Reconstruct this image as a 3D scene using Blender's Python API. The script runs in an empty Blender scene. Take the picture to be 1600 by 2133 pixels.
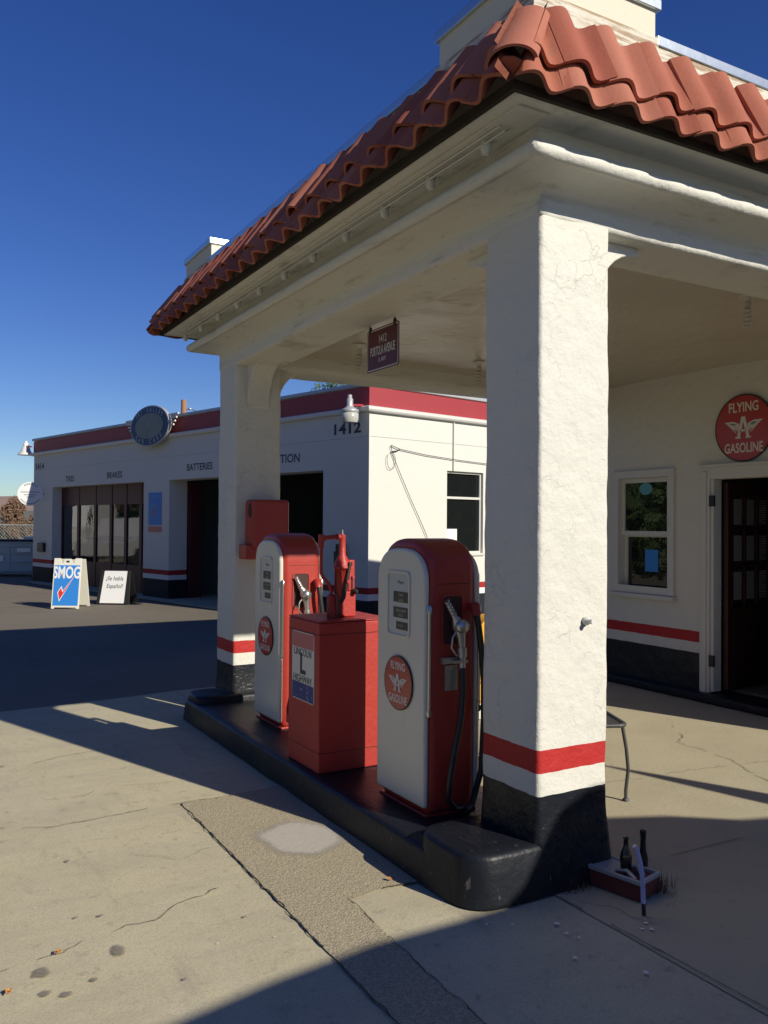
import bpy, bmesh, math, random
from mathutils import Vector, Matrix, noise
random.seed(7)
R=math.radians
S=bpy.context.scene
COL=S.collection
# ------------------------------------------------------------------ helpers
class MB:
    def __init__(s): s.v=[]; s.f=[]; s.m=[]; s.sm=[]
    def add(s,vs,fs,mi=0,smooth=False):
        b=len(s.v); s.v+= [tuple(v) for v in vs]
        for f in fs: s.f.append([b+i for i in f]); s.m.append(mi); s.sm.append(smooth)
    def box(s,x0,x1,y0,y1,z0,z1,mi=0,M=None):
        vs=[(x,y,z) for z in(z0,z1) for y in(y0,y1) for x in(x0,x1)]
        if M: vs=[M@Vector(v) for v in vs]
        s.add(vs,[(0,2,3,1),(4,5,7,6),(0,1,5,4),(2,6,7,3),(0,4,6,2),(1,3,7,5)],mi)
    def prism(s,pts,d0,d1,fr,mi=0,smooth=False):
        """pts 2d polygon in frame fr=(o,ax,ay,n); extruded from d0 to d1 along n"""
        o,ax,ay,n=fr
        k=len(pts)
        a=[o+ax*p[0]+ay*p[1]+n*d0 for p in pts]; b=[o+ax*p[0]+ay*p[1]+n*d1 for p in pts]
        s.add(a+b,[list(range(k))[::-1],list(range(k,2*k))]+[(i,(i+1)%k,k+(i+1)%k,k+i) for i in range(k)],mi,smooth)
    def tube(s,pts,r,n=8,mi=0,cap=True,rs=None):
        pts=[Vector(p) for p in pts]; rings=[]
        up=None
        for i,p in enumerate(pts):
            t=(pts[min(i+1,len(pts)-1)]-pts[max(i-1,0)]).normalized()
            if up is None:
                up=Vector((0,0,1)) if abs(t.z)<.9 else Vector((1,0,0))
            a=t.cross(up).normalized(); b=a.cross(t).normalized(); up=b
            rr=rs[i] if rs else r
            rings.append([p+a*math.cos(2*math.pi*k/n)*rr+b*math.sin(2*math.pi*k/n)*rr for k in range(n)])
        vs=[q for g in rings for q in g]
        fs=[(i*n+k,i*n+(k+1)%n,(i+1)*n+(k+1)%n,(i+1)*n+k) for i in range(len(pts)-1) for k in range(n)]
        s.add(vs,fs,mi,True)
        if cap: s.add(rings[0],[list(range(n))[::-1]],mi); s.add(rings[-1],[list(range(n))],mi)
    def lathe(s,prof,c=(0,0,0),n=20,mi=0,axis='Z',M=None,cap=True):
        c=Vector(c); vs=[]
        for r,z in prof:
            for k in range(n):
                a=2*math.pi*k/n
                if axis=='Z': q=Vector((r*math.cos(a),r*math.sin(a),z))
                elif axis=='Y': q=Vector((r*math.cos(a),z,r*math.sin(a)))
                else: q=Vector((z,r*math.cos(a),r*math.sin(a)))
                if M: q=M@q
                vs.append(c+q)
        m=len(prof)
        s.add(vs,[(i*n+k,i*n+(k+1)%n,(i+1)*n+(k+1)%n,(i+1)*n+k) for i in range(m-1) for k in range(n)],mi,True)
        if cap:
            s.add(vs[:n],[list(range(n))[::-1]],mi); s.add(vs[-n:],[list(range(n))],mi)
    def build(s,name,mats,parent=None,bevel=0,seg=2,smooth=False,loc=None):
        me=bpy.data.meshes.new(name); me.from_pydata(s.v,[],s.f)
        if not isinstance(mats,(list,tuple)): mats=[mats]
        for m in mats: me.materials.append(m)
        for p,mi,sm in zip(me.polygons,s.m,s.sm): p.material_index=mi; p.use_smooth=sm or smooth
        bm=bmesh.new(); bm.from_mesh(me); bmesh.ops.recalc_face_normals(bm,faces=bm.faces); bm.to_mesh(me); bm.free()
        me.update()
        o=bpy.data.objects.new(name,me); COL.objects.link(o)
        if parent: o.parent=parent
        if loc: o.location=loc
        if bevel:
            b=o.modifiers.new('bevel','BEVEL'); b.width=bevel; b.segments=seg; b.limit_method='ANGLE'; b.angle_limit=R(35); b.harden_normals=False
            for p in me.polygons: p.use_smooth=True
            e=o.modifiers.new('wn','WEIGHTED_NORMAL'); e.keep_sharp=True
        return o
def tag(o,label=None,cat=None,group=None,kind=None):
    if label: o['label']=label
    if cat: o['category']=cat
    if group: o['group']=group
    if kind: o['kind']=kind
    return o
def thing(name,label,cat,loc=(0,0,0),rz=0,group=None):
    o=bpy.data.objects.new(name,None); COL.objects.link(o); o.location=loc; o.rotation_euler=(0,0,rz); o.empty_display_size=.2
    return tag(o,label,cat,group)
def frame(o,ax,ay):
    ax=Vector(ax).normalized(); ay=Vector(ay).normalized(); return (Vector(o),ax,ay,ax.cross(ay).normalized())
def shift(fr,x,y,d=0):
    o,ax,ay,n=fr; return (o+ax*x+ay*y+n*d,ax,ay,n)
def rotfr(fr,a):
    o,ax,ay,n=fr; c,s_=math.cos(a),math.sin(a); return (o,ax*c+ay*s_,ay*c-ax*s_,n)
def text_into(mb,txt,size,fr,xs=1.0,bold=0.0,ext=.001,align='CENTER',mi=0,shear=0,res=3):
    cu=bpy.data.curves.new('t','FONT'); cu.body=txt; cu.size=1; cu.align_x=align; cu.align_y='CENTER'; cu.offset=bold; cu.extrude=0; cu.resolution_u=res; cu.shear=shear
    ob=bpy.data.objects.new('t',cu); COL.objects.link(ob)
    dg=bpy.context.evaluated_depsgraph_get(); dg.update()
    me=bpy.data.meshes.new_from_object(ob.evaluated_get(dg))
    o,ax,ay,n=fr
    vs=[o+ax*(v.co.x*size*xs)+ay*(v.co.y*size)+n*ext for v in me.vertices]
    mb.add(vs,[list(p.vertices) for p in me.polygons],mi)
    bpy.data.objects.remove(ob); bpy.data.curves.remove(cu); bpy.data.meshes.remove(me)
def ell(rx,ry,n=40,cx=0,cy=0,a0=0,a1=None):
    a1=a0+2*math.pi if a1 is None else a1
    return [(cx+rx*math.cos(a0+(a1-a0)*k/n),cy+ry*math.sin(a0+(a1-a0)*k/n)) for k in range(n)]
def rrect(x0,x1,y0,y1,r,n=5):
    p=[]
    for cx,cy,a in((x1-r,y0+r,-90),(x1-r,y1-r,0),(x0+r,y1-r,90),(x0+r,y0+r,180)):
        for k in range(n+1):
            t=R(a+90*k/n); p.append((cx+r*math.cos(t),cy+r*math.sin(t)))
    return p
# ------------------------------------------------------------------ materials
def mat(name,col,rough=.6,metal=0,spec=.5,bump=None,var=None,coat=0,ior=None,stripes=None,grime=None,scale=1,cracks=False):
    m=bpy.data.materials.new(name); m.use_nodes=True; nt=m.node_tree; b=nt.nodes['Principled BSDF']; L=nt.links
    b.inputs['Base Color'].default_value=(*col,1); b.inputs['Roughness'].default_value=rough; b.inputs['Metallic'].default_value=metal
    b.inputs['Specular IOR Level'].default_value=spec
    if coat: b.inputs['Coat Weight'].default_value=coat; b.inputs['Coat Roughness'].default_value=.15
    if ior: b.inputs['IOR'].default_value=ior
    tc=nt.nodes.new('ShaderNodeTexCoord'); co=tc.outputs['Object']
    def nz(sc,det=4,rg=.6):
        n=nt.nodes.new('ShaderNodeTexNoise'); n.inputs['Scale'].default_value=sc; n.inputs['Detail'].default_value=det; n.inputs['Roughness'].default_value=rg; L.new(co,n.inputs['Vector']); return n.outputs['Fac']
    def ramp(f,a,b_,c0=(0,0,0,1),c1=(1,1,1,1)):
        r=nt.nodes.new('ShaderNodeValToRGB'); r.color_ramp.elements[0].position=a; r.color_ramp.elements[1].position=b_; r.color_ramp.elements[0].color=c0; r.color_ramp.elements[1].color=c1; L.new(f,r.inputs[0]); return r.outputs[0]
    def mix(f,a,b_,mode='MIX'):
        x=nt.nodes.new('ShaderNodeMix'); x.data_type='RGBA'; x.blend_type=mode
        if hasattr(f,'links'): L.new(f,x.inputs[0])
        else: x.inputs[0].default_value=f
        for i,q in((6,a),(7,b_)):
            if hasattr(q,'links'): L.new(q,x.inputs[i])
            else: x.inputs[i].default_value=(*q,1) if len(q)==3 else q
        return x.outputs[2]
    def mth(op,a,b_=0):
        x=nt.nodes.new('ShaderNodeMath'); x.operation=op
        for i,q in((0,a),(1,b_)):
            if hasattr(q,'links'): L.new(q,x.inputs[i])
            else: x.inputs[i].default_value=q
        return x.outputs[0]
    c=None
    def cur(): return c if c is not None else col
    if var:   # (scale, amount, colour)
        for sc,am,cc in var: c=mix(mth('MULTIPLY',ramp(nz(sc,6),.42,.68),am),cur(),cc)
    if grime:  # (scale tuple, low, high, colour, amount)
        for sc,lo,hi,cc,am in grime:
            mp=nt.nodes.new('ShaderNodeMapping'); mp.inputs['Scale'].default_value=sc; L.new(co,mp.inputs['Vector'])
            n=nt.nodes.new('ShaderNodeTexNoise'); n.inputs['Scale'].default_value=1; n.inputs['Detail'].default_value=7; n.inputs['Roughness'].default_value=.7; L.new(mp.outputs[0],n.inputs['Vector'])
            c=mix(mth('MULTIPLY',ramp(n.outputs['Fac'],lo,hi),am),cur(),cc)
    if stripes:   # list of (z, colour) from the ground up: colour below z
        sp=nt.nodes.new('ShaderNodeSeparateXYZ'); L.new(co,sp.inputs[0])
        z=mth('ADD',sp.outputs[2],mth('MULTIPLY',mth('SUBTRACT',nz(9,3),.5),.012))
        for zz,cc in sorted(stripes,key=lambda q:-q[0]):
            c=mix(mth('LESS_THAN',z,zz),cur(),cc)
            if cc==BLACKC:
                L.new(mth('ADD',mth('MULTIPLY',mth('LESS_THAN',z,zz),-.3 if rough<.65 else 0),rough),b.inputs['Roughness'])
    h=None
    if cracks:
        vo=nt.nodes.new('ShaderNodeTexVoronoi'); vo.feature='DISTANCE_TO_EDGE'; vo.inputs['Scale'].default_value=9
        ds=nt.nodes.new('ShaderNodeVectorMath'); ds.operation='ADD'
        n=nt.nodes.new('ShaderNodeTexNoise'); n.inputs['Scale'].default_value=11; n.inputs['Detail'].default_value=5; L.new(co,n.inputs['Vector'])
        sc_=nt.nodes.new('ShaderNodeVectorMath'); sc_.operation='SCALE'; sc_.inputs['Scale'].default_value=.16; L.new(n.outputs['Color'],sc_.inputs[0])
        L.new(co,ds.inputs[0]); L.new(sc_.outputs[0],ds.inputs[1]); L.new(ds.outputs[0],vo.inputs['Vector'])
        msk=mth('MULTIPLY',mth('LESS_THAN',vo.outputs['Distance'],.013),ramp(nz(3.1,3),.54,.66))
        c=mix(mth('MULTIPLY',msk,.22),cur(),(.3,.28,.22)); h=mth('MULTIPLY',msk,-.003)
    if c is not None: L.new(c,b.inputs['Base Color'])
    if cracks:
        fl=mth('MULTIPLY',mth('MULTIPLY',ramp(nz(5,4,.6),.52,.545),ramp(nz(1.3,2),.5,.62)),.0012); h=mth('ADD',h,fl)
    if bump:  # list (scale, strength-height m)
        for sc,am in bump:
            q=mth('MULTIPLY',nz(sc,5,.55),am); h=mth('ADD',h,q) if h is not None else q
        if cracks: pass
        bp=nt.nodes.new('ShaderNodeBump'); bp.inputs['Distance'].default_value=1; bp.inputs['Strength'].default_value=1
        if cracks:
            pass
        L.new(h,bp.inputs['Height']); L.new(bp.outputs[0],b.inputs['Normal'])
    elif h is not None: pass
    return m
BLACKC=(.012,.014,.019); REDC=(.42,.022,.02); WHITEC=(.635,.625,.555)
STR=[(.617,REDC),(.517,WHITEC),(.418,BLACKC)]
def fixcrack(m):  # scale the crack height to millimetres
    return m
M={}
SB=[(2.2,.012),(14,.007),(45,.003),(150,.0012)]
M['stucco']=mat('stucco_paint',WHITEC,.62,spec=.35,bump=SB,stripes=STR,cracks=True,grime=[((9,9,2.5),.6,.78,(.5,.47,.38),.25),((30,30,30),.68,.74,(.3,.28,.24),.5)])
M['stucco_plain']=mat('stucco_paint_plain',WHITEC,.62,spec=.35,bump=SB,grime=[((5,5,9),.58,.78,(.46,.43,.36),.35),((2.2,2.2,24),.56,.72,(.2,.18,.14),.55),((12,12,60),.62,.72,(.12,.11,.085),.45)])
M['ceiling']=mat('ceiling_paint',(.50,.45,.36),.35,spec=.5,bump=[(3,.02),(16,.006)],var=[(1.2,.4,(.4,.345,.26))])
M['garage_wall']=mat('garage_wall_paint',(.645,.64,.575),.7,spec=.3,bump=[(30,.001),(3,.006)],stripes=[(.6,(.35,.02,.02)),(.5,(.72,.72,.68)),(.4,BLACKC)],grime=[((1,1,4),.6,.8,(.55,.53,.46),.25)])
M['trim_red']=mat('red_band_paint',(.32,.034,.04),.5,bump=[(20,.001)],var=[(2,.25,(.34,.02,.03))])
M['white_trim']=mat('white_trim_paint',(.65,.645,.60),.5,bump=[(15,.001)])
M['office_wall']=mat('office_wall_paint',WHITEC,.62,spec=.35,bump=[(1.6,.03),(9,.01),(60,.002)],stripes=STR,grime=[((4,4,4),.62,.8,(.55,.5,.4),.3)])
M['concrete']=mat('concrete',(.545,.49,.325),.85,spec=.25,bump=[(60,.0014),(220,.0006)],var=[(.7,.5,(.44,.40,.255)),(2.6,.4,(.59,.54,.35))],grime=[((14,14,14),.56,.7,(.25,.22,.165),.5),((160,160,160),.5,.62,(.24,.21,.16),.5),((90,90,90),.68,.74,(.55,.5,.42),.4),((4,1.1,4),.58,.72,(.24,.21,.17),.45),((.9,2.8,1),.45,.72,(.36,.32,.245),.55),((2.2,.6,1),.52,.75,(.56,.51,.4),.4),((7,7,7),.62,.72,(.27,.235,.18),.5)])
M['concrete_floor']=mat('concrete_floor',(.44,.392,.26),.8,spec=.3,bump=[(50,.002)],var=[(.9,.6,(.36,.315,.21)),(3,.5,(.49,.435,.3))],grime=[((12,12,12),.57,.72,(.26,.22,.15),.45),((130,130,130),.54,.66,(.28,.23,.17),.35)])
M['aggregate']=mat('aggregate',(.48,.415,.275),.9,spec=.2,bump=[(130,.005),(45,.003)],var=[(3,.5,(.42,.36,.24))],grime=[((110,110,110),.46,.56,(.2,.17,.125),.6),((150,150,150),.6,.66,(.55,.5,.4),.6)])
M['asphalt']=mat('asphalt',(.19,.165,.125),.85,spec=.3,bump=[(90,.005),(9,.003)],var=[(.5,.5,(.125,.108,.083))],grime=[((1.2,9,5),.58,.68,(.07,.062,.05),.6),((90,90,90),.55,.62,(.26,.23,.18),.6)])
M['patch']=mat('cement_patch',(.47,.43,.36),.8,bump=[(40,.002)],grime=[((20,20,20),.5,.7,(.38,.34,.27),.5)])
M['crack']=mat('crack_dark',(.10,.085,.06),.95,spec=.1,var=[(30,.8,(.2,.17,.12))])
M['stain']=mat('oil_stain',(.25,.22,.165),.7,grime=[((40,40,40),.45,.6,(.28,.245,.185),.6)])
M['speck']=mat('paint_speck',(.75,.73,.66),.8)
M['leaf_dry']=mat('dry_leaf',(.5,.22,.05),.7)
M['black_gloss']=mat('black_gloss_paint',BLACKC,.42,spec=.25,bump=[(7,.006),(40,.0025)],grime=[((20,20,7),.64,.68,(.14,.135,.12),.6),((70,70,12),.68,.71,(.4,.38,.34),.6),((60,60,60),.68,.73,(.25,.24,.21),.5),((6,6,2),.6,.75,(.06,.058,.055),.5)])
M['black']=mat('black_matte',(.015,.015,.016),.5)
M['rubber']=mat('hose_rubber',(.02,.022,.022),.45,bump=[(30,.001)])
M['red']=mat('pump_red_paint',(.37,.034,.024),.42,coat=.06,bump=[(6,.003),(60,.0006)],var=[(2.2,.5,(.33,.03,.02)),(9,.25,(.46,.06,.04))],grime=[((25,25,25),.64,.75,(.25,.06,.045),.5),((3,3,14),.58,.74,(.22,.05,.035),.4),((90,90,90),.70,.73,(.12,.08,.07),.8)])
M['redbox']=mat('red_tank_paint',(.39,.034,.024),.5,bump=[(5,.006),(40,.0015)],var=[(2.5,.5,(.36,.03,.02))],grime=[((10,10,3),.6,.75,(.33,.035,.022),.5)])
M['cream']=mat('pump_cream_paint',(.66,.64,.55),.3,coat=.2,bump=[(50,.0005)],grime=[((6,6,3),.58,.75,(.5,.46,.34),.4)])
M['chrome']=mat('worn_chrome',(.55,.54,.5),.3,metal=1,bump=[(40,.001)])
M['alu']=mat('cast_aluminium',(.5,.5,.48),.38,metal=.9,bump=[(60,.002)])
M['galv']=mat('galvanised_coping',(.55,.6,.62),.3,metal=.85,bump=[(12,.001)])
M['fascia']=mat('dark_gutter',(.035,.028,.022),.8,spec=.2)
M['tile']=mat('clay_roof_tile',(.35,.118,.075),.75,spec=.3,bump=[(50,.0015),(6,.003)],var=[(1.7,.5,(.30,.085,.045)),(5,.3,(.42,.15,.085))],grime=[((60,60,60),.66,.74,(.12,.05,.035),.6),((9,9,3),.6,.72,(.2,.1,.07),.5),((25,25,25),.68,.75,(.5,.38,.28),.5)])
M['tile_b']=mat('clay_roof_tile_pale',(.39,.145,.095),.75,spec=.3,bump=[(50,.0015),(6,.003)],var=[(2.7,.4,(.34,.11,.065))],grime=[((60,60,60),.66,.74,(.12,.05,.035),.6)])
M['tile_c']=mat('clay_roof_tile_deep',(.29,.085,.055),.75,spec=.3,bump=[(50,.0015),(6,.003)],var=[(2.7,.4,(.36,.11,.06))],grime=[((60,60,60),.66,.74,(.12,.05,.035),.6)])
M['wood_peel']=mat('peeling_trim_wood',(.62,.58,.48),.8,bump=[(20,.006)],grime=[((3,3,40),.45,.55,(.30,.19,.1),.85)])
M['cream_wall']=mat('parapet_paint',(.60,.57,.45),.7,bump=[(20,.003)],grime=[((8,8,8),.6,.75,(.45,.38,.26),.5)])
M['glass']=mat('window_glass',(.010,.012,.012),.02,spec=.7,ior=1.65,bump=[(1.2,.004)])
M['dial_glass']=mat('dial_face',(.5,.53,.5),.25,coat=.5)
M['dial_dark']=mat('dial_counter',(.06,.055,.04),.4)
M['sign_red']=mat('enamel_red',(.42,.03,.025),.3,coat=.3,grime=[((30,30,30),.66,.75,(.25,.03,.02),.4)])
M['sign_white']=mat('enamel_white',(.68,.66,.6),.4)
M['sign_blk']=mat('enamel_black',(.02,.02,.02),.4)
M['maroon']=mat('street_sign_maroon',(.10,.012,.02),.4)
M['sblue']=mat('sign_blue',(.03,.22,.62),.5,bump=[(20,.0005)],grime=[((40,40,40),.68,.74,(.5,.6,.7),.8)])
M['navy']=mat('sign_navy',(.02,.035,.2),.45,grime=[((45,20,45),.58,.64,(.5,.5,.5),.7)])
M['faded_red']=mat('sign_faded_red',(.5,.16,.15),.5)
M['check_red']=mat('sign_check_red',(.65,.03,.03),.5)
M['white_plastic']=mat('white_plastic',(.72,.7,.6),.5)
M['paper']=mat('white_paper',(.75,.75,.73),.7)
M['ink']=mat('letter_paint',(.035,.045,.05),.6)
M['wrought']=mat('wrought_iron_paint',(.06,.06,.058),.45,bump=[(50,.001)])
M['yellow']=mat('yellow_paint',(.75,.36,.02),.5)
M['door_red']=mat('door_red_paint',(.045,.012,.010),.5)
M['panel_red']=mat('bay_door_red',(.075,.015,.018),.5,bump=[(15,.001)])
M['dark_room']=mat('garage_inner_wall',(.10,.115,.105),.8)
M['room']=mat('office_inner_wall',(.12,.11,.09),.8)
M['frame_white']=mat('window_frame_paint',(.6,.6,.55),.5,bump=[(30,.001)])
M['bulb']=mat('cfl_white',(.5,.48,.4),.4)
M['lamp_grey']=mat('lamp_grey_metal',(.45,.46,.45),.4,metal=.3)
M['lens']=mat('prismatic_lens',(.45,.46,.4),.2)
M['wood_pole']=mat('pole_wood',(.32,.17,.09),.85)
M['bark']=mat('bark',(.12,.09,.06),.9)
M['leaf_green']=mat('tree_leaf_green',(.07,.12,.03),.7,var=[(3,.6,(.04,.075,.02))])
M['leaf_brown']=mat('tree_leaf_brown',(.17,.10,.06),.8,var=[(.6,.6,(.10,.075,.04))])
M['dumpster']=mat('dumpster_paint',(.36,.44,.46),.6,bump=[(8,.006)],grime=[((3,3,8),.55,.72,(.3,.27,.2),.6),((1.5,1.5,5),.66,.72,(.2,.09,.05),.6)])
M['hill']=mat('dry_hill',(.30,.205,.16),.95,var=[(.01,.6,(.22,.16,.12))])
M['hill2']=mat('dark_hill',(.12,.125,.10),.95,var=[(.02,.6,(.2,.17,.13))])
M['dirt']=mat('far_ground',(.21,.185,.12),.95,var=[(.05,.6,(.12,.13,.06))])
M['green']=mat('green_canvas',(.05,.14,.10),.8)
M['wire']=mat('galvanised_wire',(.42,.44,.42),.5,metal=.4)
M['van']=mat('shadow_caster_van_paint',(.5,.5,.5),.35,coat=.4)
M['tyre']=mat('tyre_rubber',(.02,.02,.02),.7)
M['brick']=mat('small_brick_red',(.16,.035,.025),.8,bump=[(30,.006)])
M['bottle']=mat('dark_bottle_glass',(.012,.014,.01),.12,spec=.8)
M['lilac']=mat('pale_plastic_tube',(.5,.5,.72),.5)
M['umbrella']=mat('shadow_caster_canvas',(.3,.05,.04),.8)
M['fawn']=mat('house_wall',(.4,.3,.24),.8)

# ------------------------------------------------------------------ camera, light
H=1.6; YAW,PITCH,ROLL=0.5193,0.0137,0.0075; FPX=1776.4
cy,sy=math.cos(YAW),math.sin(YAW)
f=Vector((sy*math.cos(PITCH),cy*math.cos(PITCH),math.sin(PITCH))); r_=Vector((cy,-sy,0)); u_=r_.cross(f)
rr=r_*math.cos(ROLL)+u_*math.sin(ROLL); uu=-r_*math.sin(ROLL)+u_*math.cos(ROLL)
cam=bpy.data.cameras.new('camera'); co=bpy.data.objects.new('camera',cam); COL.objects.link(co); S.camera=co
co.matrix_world=Matrix(((rr.x,uu.x,-f.x,0),(rr.y,uu.y,-f.y,0),(rr.z,uu.z,-f.z,H),(0,0,0,1)))
cam.sensor_fit='HORIZONTAL'; cam.sensor_width=36; cam.lens=36*FPX/1600; cam.clip_end=6000; cam.clip_start=.05
AZ=R(159.9); EL=R(29.3)
sd=Vector((math.sin(AZ)*math.cos(EL),math.cos(AZ)*math.cos(EL),math.sin(EL)))
sun=bpy.data.lights.new('sun','SUN'); sun.energy=4.9; sun.angle=R(.5); sun.color=(1,.93,.80)
so=bpy.data.objects.new('sun',sun); COL.objects.link(so); so.rotation_euler=sd.to_track_quat('Z','Y').to_euler(); so.location=sd*30
w=bpy.data.worlds.new("World"); S.world=w; w.use_nodes=True; nt=w.node_tree
sk=nt.nodes.new('ShaderNodeTexSky'); sk.sky_type='NISHITA'; sk.sun_disc=False; sk.sun_elevation=EL; sk.sun_rotation=AZ
sk.air_density=1.0; sk.dust_density=.05; sk.ozone_density=2.6; sk.altitude=200
hs=nt.nodes.new('ShaderNodeHueSaturation'); hs.inputs['Saturation'].default_value=1.27; hs.inputs['Hue'].default_value=.518
nt.links.new(sk.outputs[0],hs.inputs['Color'])
tn=nt.nodes.new('ShaderNodeMix'); tn.data_type='RGBA'; tn.blend_type='MULTIPLY'; tn.inputs[0].default_value=1; tn.inputs[7].default_value=(.99,1.13,1.42,1)
nt.links.new(hs.outputs[0],tn.inputs[6]); nt.links.new(tn.outputs[2],nt.nodes['Background'].inputs[0]); nt.nodes['Background'].inputs[1].default_value=.056
S.view_settings.view_transform='Standard'; S.view_settings.look='None'; S.view_settings.exposure=.15; S.view_settings.gamma=1
S.cycles.max_bounces=8; S.cycles.diffuse_bounces=4

# ------------------------------------------------------------------ ground
def sheet(name,pts,z,m,sub=0):
    mb=MB(); mb.add([(x,y,z) for x,y in pts],[list(range(len(pts)))]); o=mb.build(name,m); tag(o,kind='structure'); return o
sheet('ground',[(-3000,-3000),(3000,-3000),(3000,3000),(-3000,3000)],-.03,M['dirt'])
sheet('asphalt_lot',[(-60,7.95),(-12,7.86),(0.78,7.85),(1.42,7.9),(2.31,8.06),(3.2,8.1),(6.3,8.2),(60,8.2),(60,29),(-60,29)],-.012,M['asphalt'])
sheet('concrete_pavement',[(-60,-40),(60,-40),(60,8.2),(6.3,8.2),(3.2,8.1),(2.31,8.06),(1.42,7.9),(.78,7.85),(-12,7.86),(-60,7.95)],-.008,M['concrete'])
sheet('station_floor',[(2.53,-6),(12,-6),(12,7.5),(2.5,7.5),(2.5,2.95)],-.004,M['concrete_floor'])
def wob(pts,a,st=.05,seed=0):
    out=[]
    for i in range(len(pts)):
        p=Vector((*pts[i],0)); q=Vector((*pts[(i+1)%len(pts)],0)); n=max(1,int((q-p).length/st))
        for k in range(n):
            c=p.lerp(q,k/n); c+=Vector((noise.noise(c*9+Vector((seed,0,0))),noise.noise(c*9+Vector((0,seed,5))),0))*a; out.append((c.x,c.y))
    return out
strip=wob([(1.43,4.81),(1.72,4.80),(2.06,4.83),(2.06,3.25),(1.88,3.27),(1.70,3.25),(1.67,2.6),(1.64,1.2),(1.39,1.2),(1.42,2.6),(1.425,3.6)],.012,.04)
sheet('aggregate_strip',strip,-.002,M['aggregate'])
cr=MB()
def crack(pts,w=.006,jit=.012,z=.001,st=.025):
    P=[]
    for i in range(len(pts)-1):
        a,b=Vector((*pts[i],0)),Vector((*pts[i+1],0)); n=max(1,int((b-a).length/st))
        for k in range(n): P.append(a.lerp(b,k/n))
    P.append(Vector((*pts[-1],0)))
    Q=[p+Vector((noise.noise(p*14),noise.noise(p*14+Vector((7,3,1))),0))*jit+Vector((noise.noise(p*70),noise.noise(p*70+Vector((7,3,1))),0))*.005 for p in P]
    vs=[]
    for i,p in enumerate(Q):
        t=(Q[min(i+1,len(Q)-1)]-Q[max(i-1,0)]).normalized(); nn=Vector((-t.y,t.x,0)); ww=w*(.35+.9*abs(noise.noise(p*22)))*(.4 if i in(0,len(Q)-1) else 1)
        vs+=[p+nn*ww*.5+Vector((0,0,z)),p-nn*ww*.5+Vector((0,0,z))]
    cr.add(vs,[(2*i,2*i+1,2*i+3,2*i+2) for i in range(len(Q)-1) if noise.noise(Q[i]*5+Vector((w*999,0,3)))>-.22])
crack([(0.49-1.2,4.9),(0.49,4.86),(0.71,4.76),(0.95,4.77),(1.29,4.81),(1.43,4.81)],.008)
crack([(-.9,3.2),(0.34,3.32),(0.56,3.35),(0.63,3.41),(0.81,3.45),(0.93,3.45),(1.03,3.53),(1.21,3.6),(1.42,3.57)],.006,.03)
crack([(-.4,6.1),(0.61,6.07),(0.78,6.04),(0.99,6.15),(1.3,6.2)],.008)
crack([(1.43,4.81),(1.425,3.6),(1.42,2.6),(1.39,1.2)],.009,.016)
crack([(1.43,4.81),(1.72,4.8),(2.06,4.83)],.012)
crack([(2.06,3.25),(1.88,3.27),(1.70,3.25)],.01); crack([(1.70,3.25),(1.67,2.6),(1.64,1.2)],.007)
crack([(2.5,2.84),(2.52,2.23),(2.53,1.83),(2.54,-2)],.008,.003)
crack([(2.93,2.92),(3.13,2.92),(4.0,2.9),(7,2.88)],.008,.003)
crack([(5.43,4.82),(5.34,4.72),(5.24,4.56),(5.17,4.48),(5.05,4.42),(5.03,4.31),(5.05,4.24),(5.03,4.16),(4.99,3.94),(4.94,3.8),(4.85,3.61),(4.79,3.48),(4.7,3.2)],.008,.03)
crack([(4.94,3.8),(4.78,3.83),(4.55,3.87),(4.32,3.88),(4.03,3.91),(3.6,4.0)],.005,.02)
crack([(4.94,3.8),(5.11,3.78),(5.19,3.77),(5.6,3.7)],.005,.02)
crack([(2.52,2.75),(2.62,2.66),(2.66,2.45)],.006,.02)
crack([(1.0,4.2),(1.2,4.0),(1.38,4.1)],.003,.03); crack([(.9,5.2),(1.2,5.3),(1.6,5.2)],.004,.03)
tag(cr.build('pavement_cracks',M['crack']),kind='structure')
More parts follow.
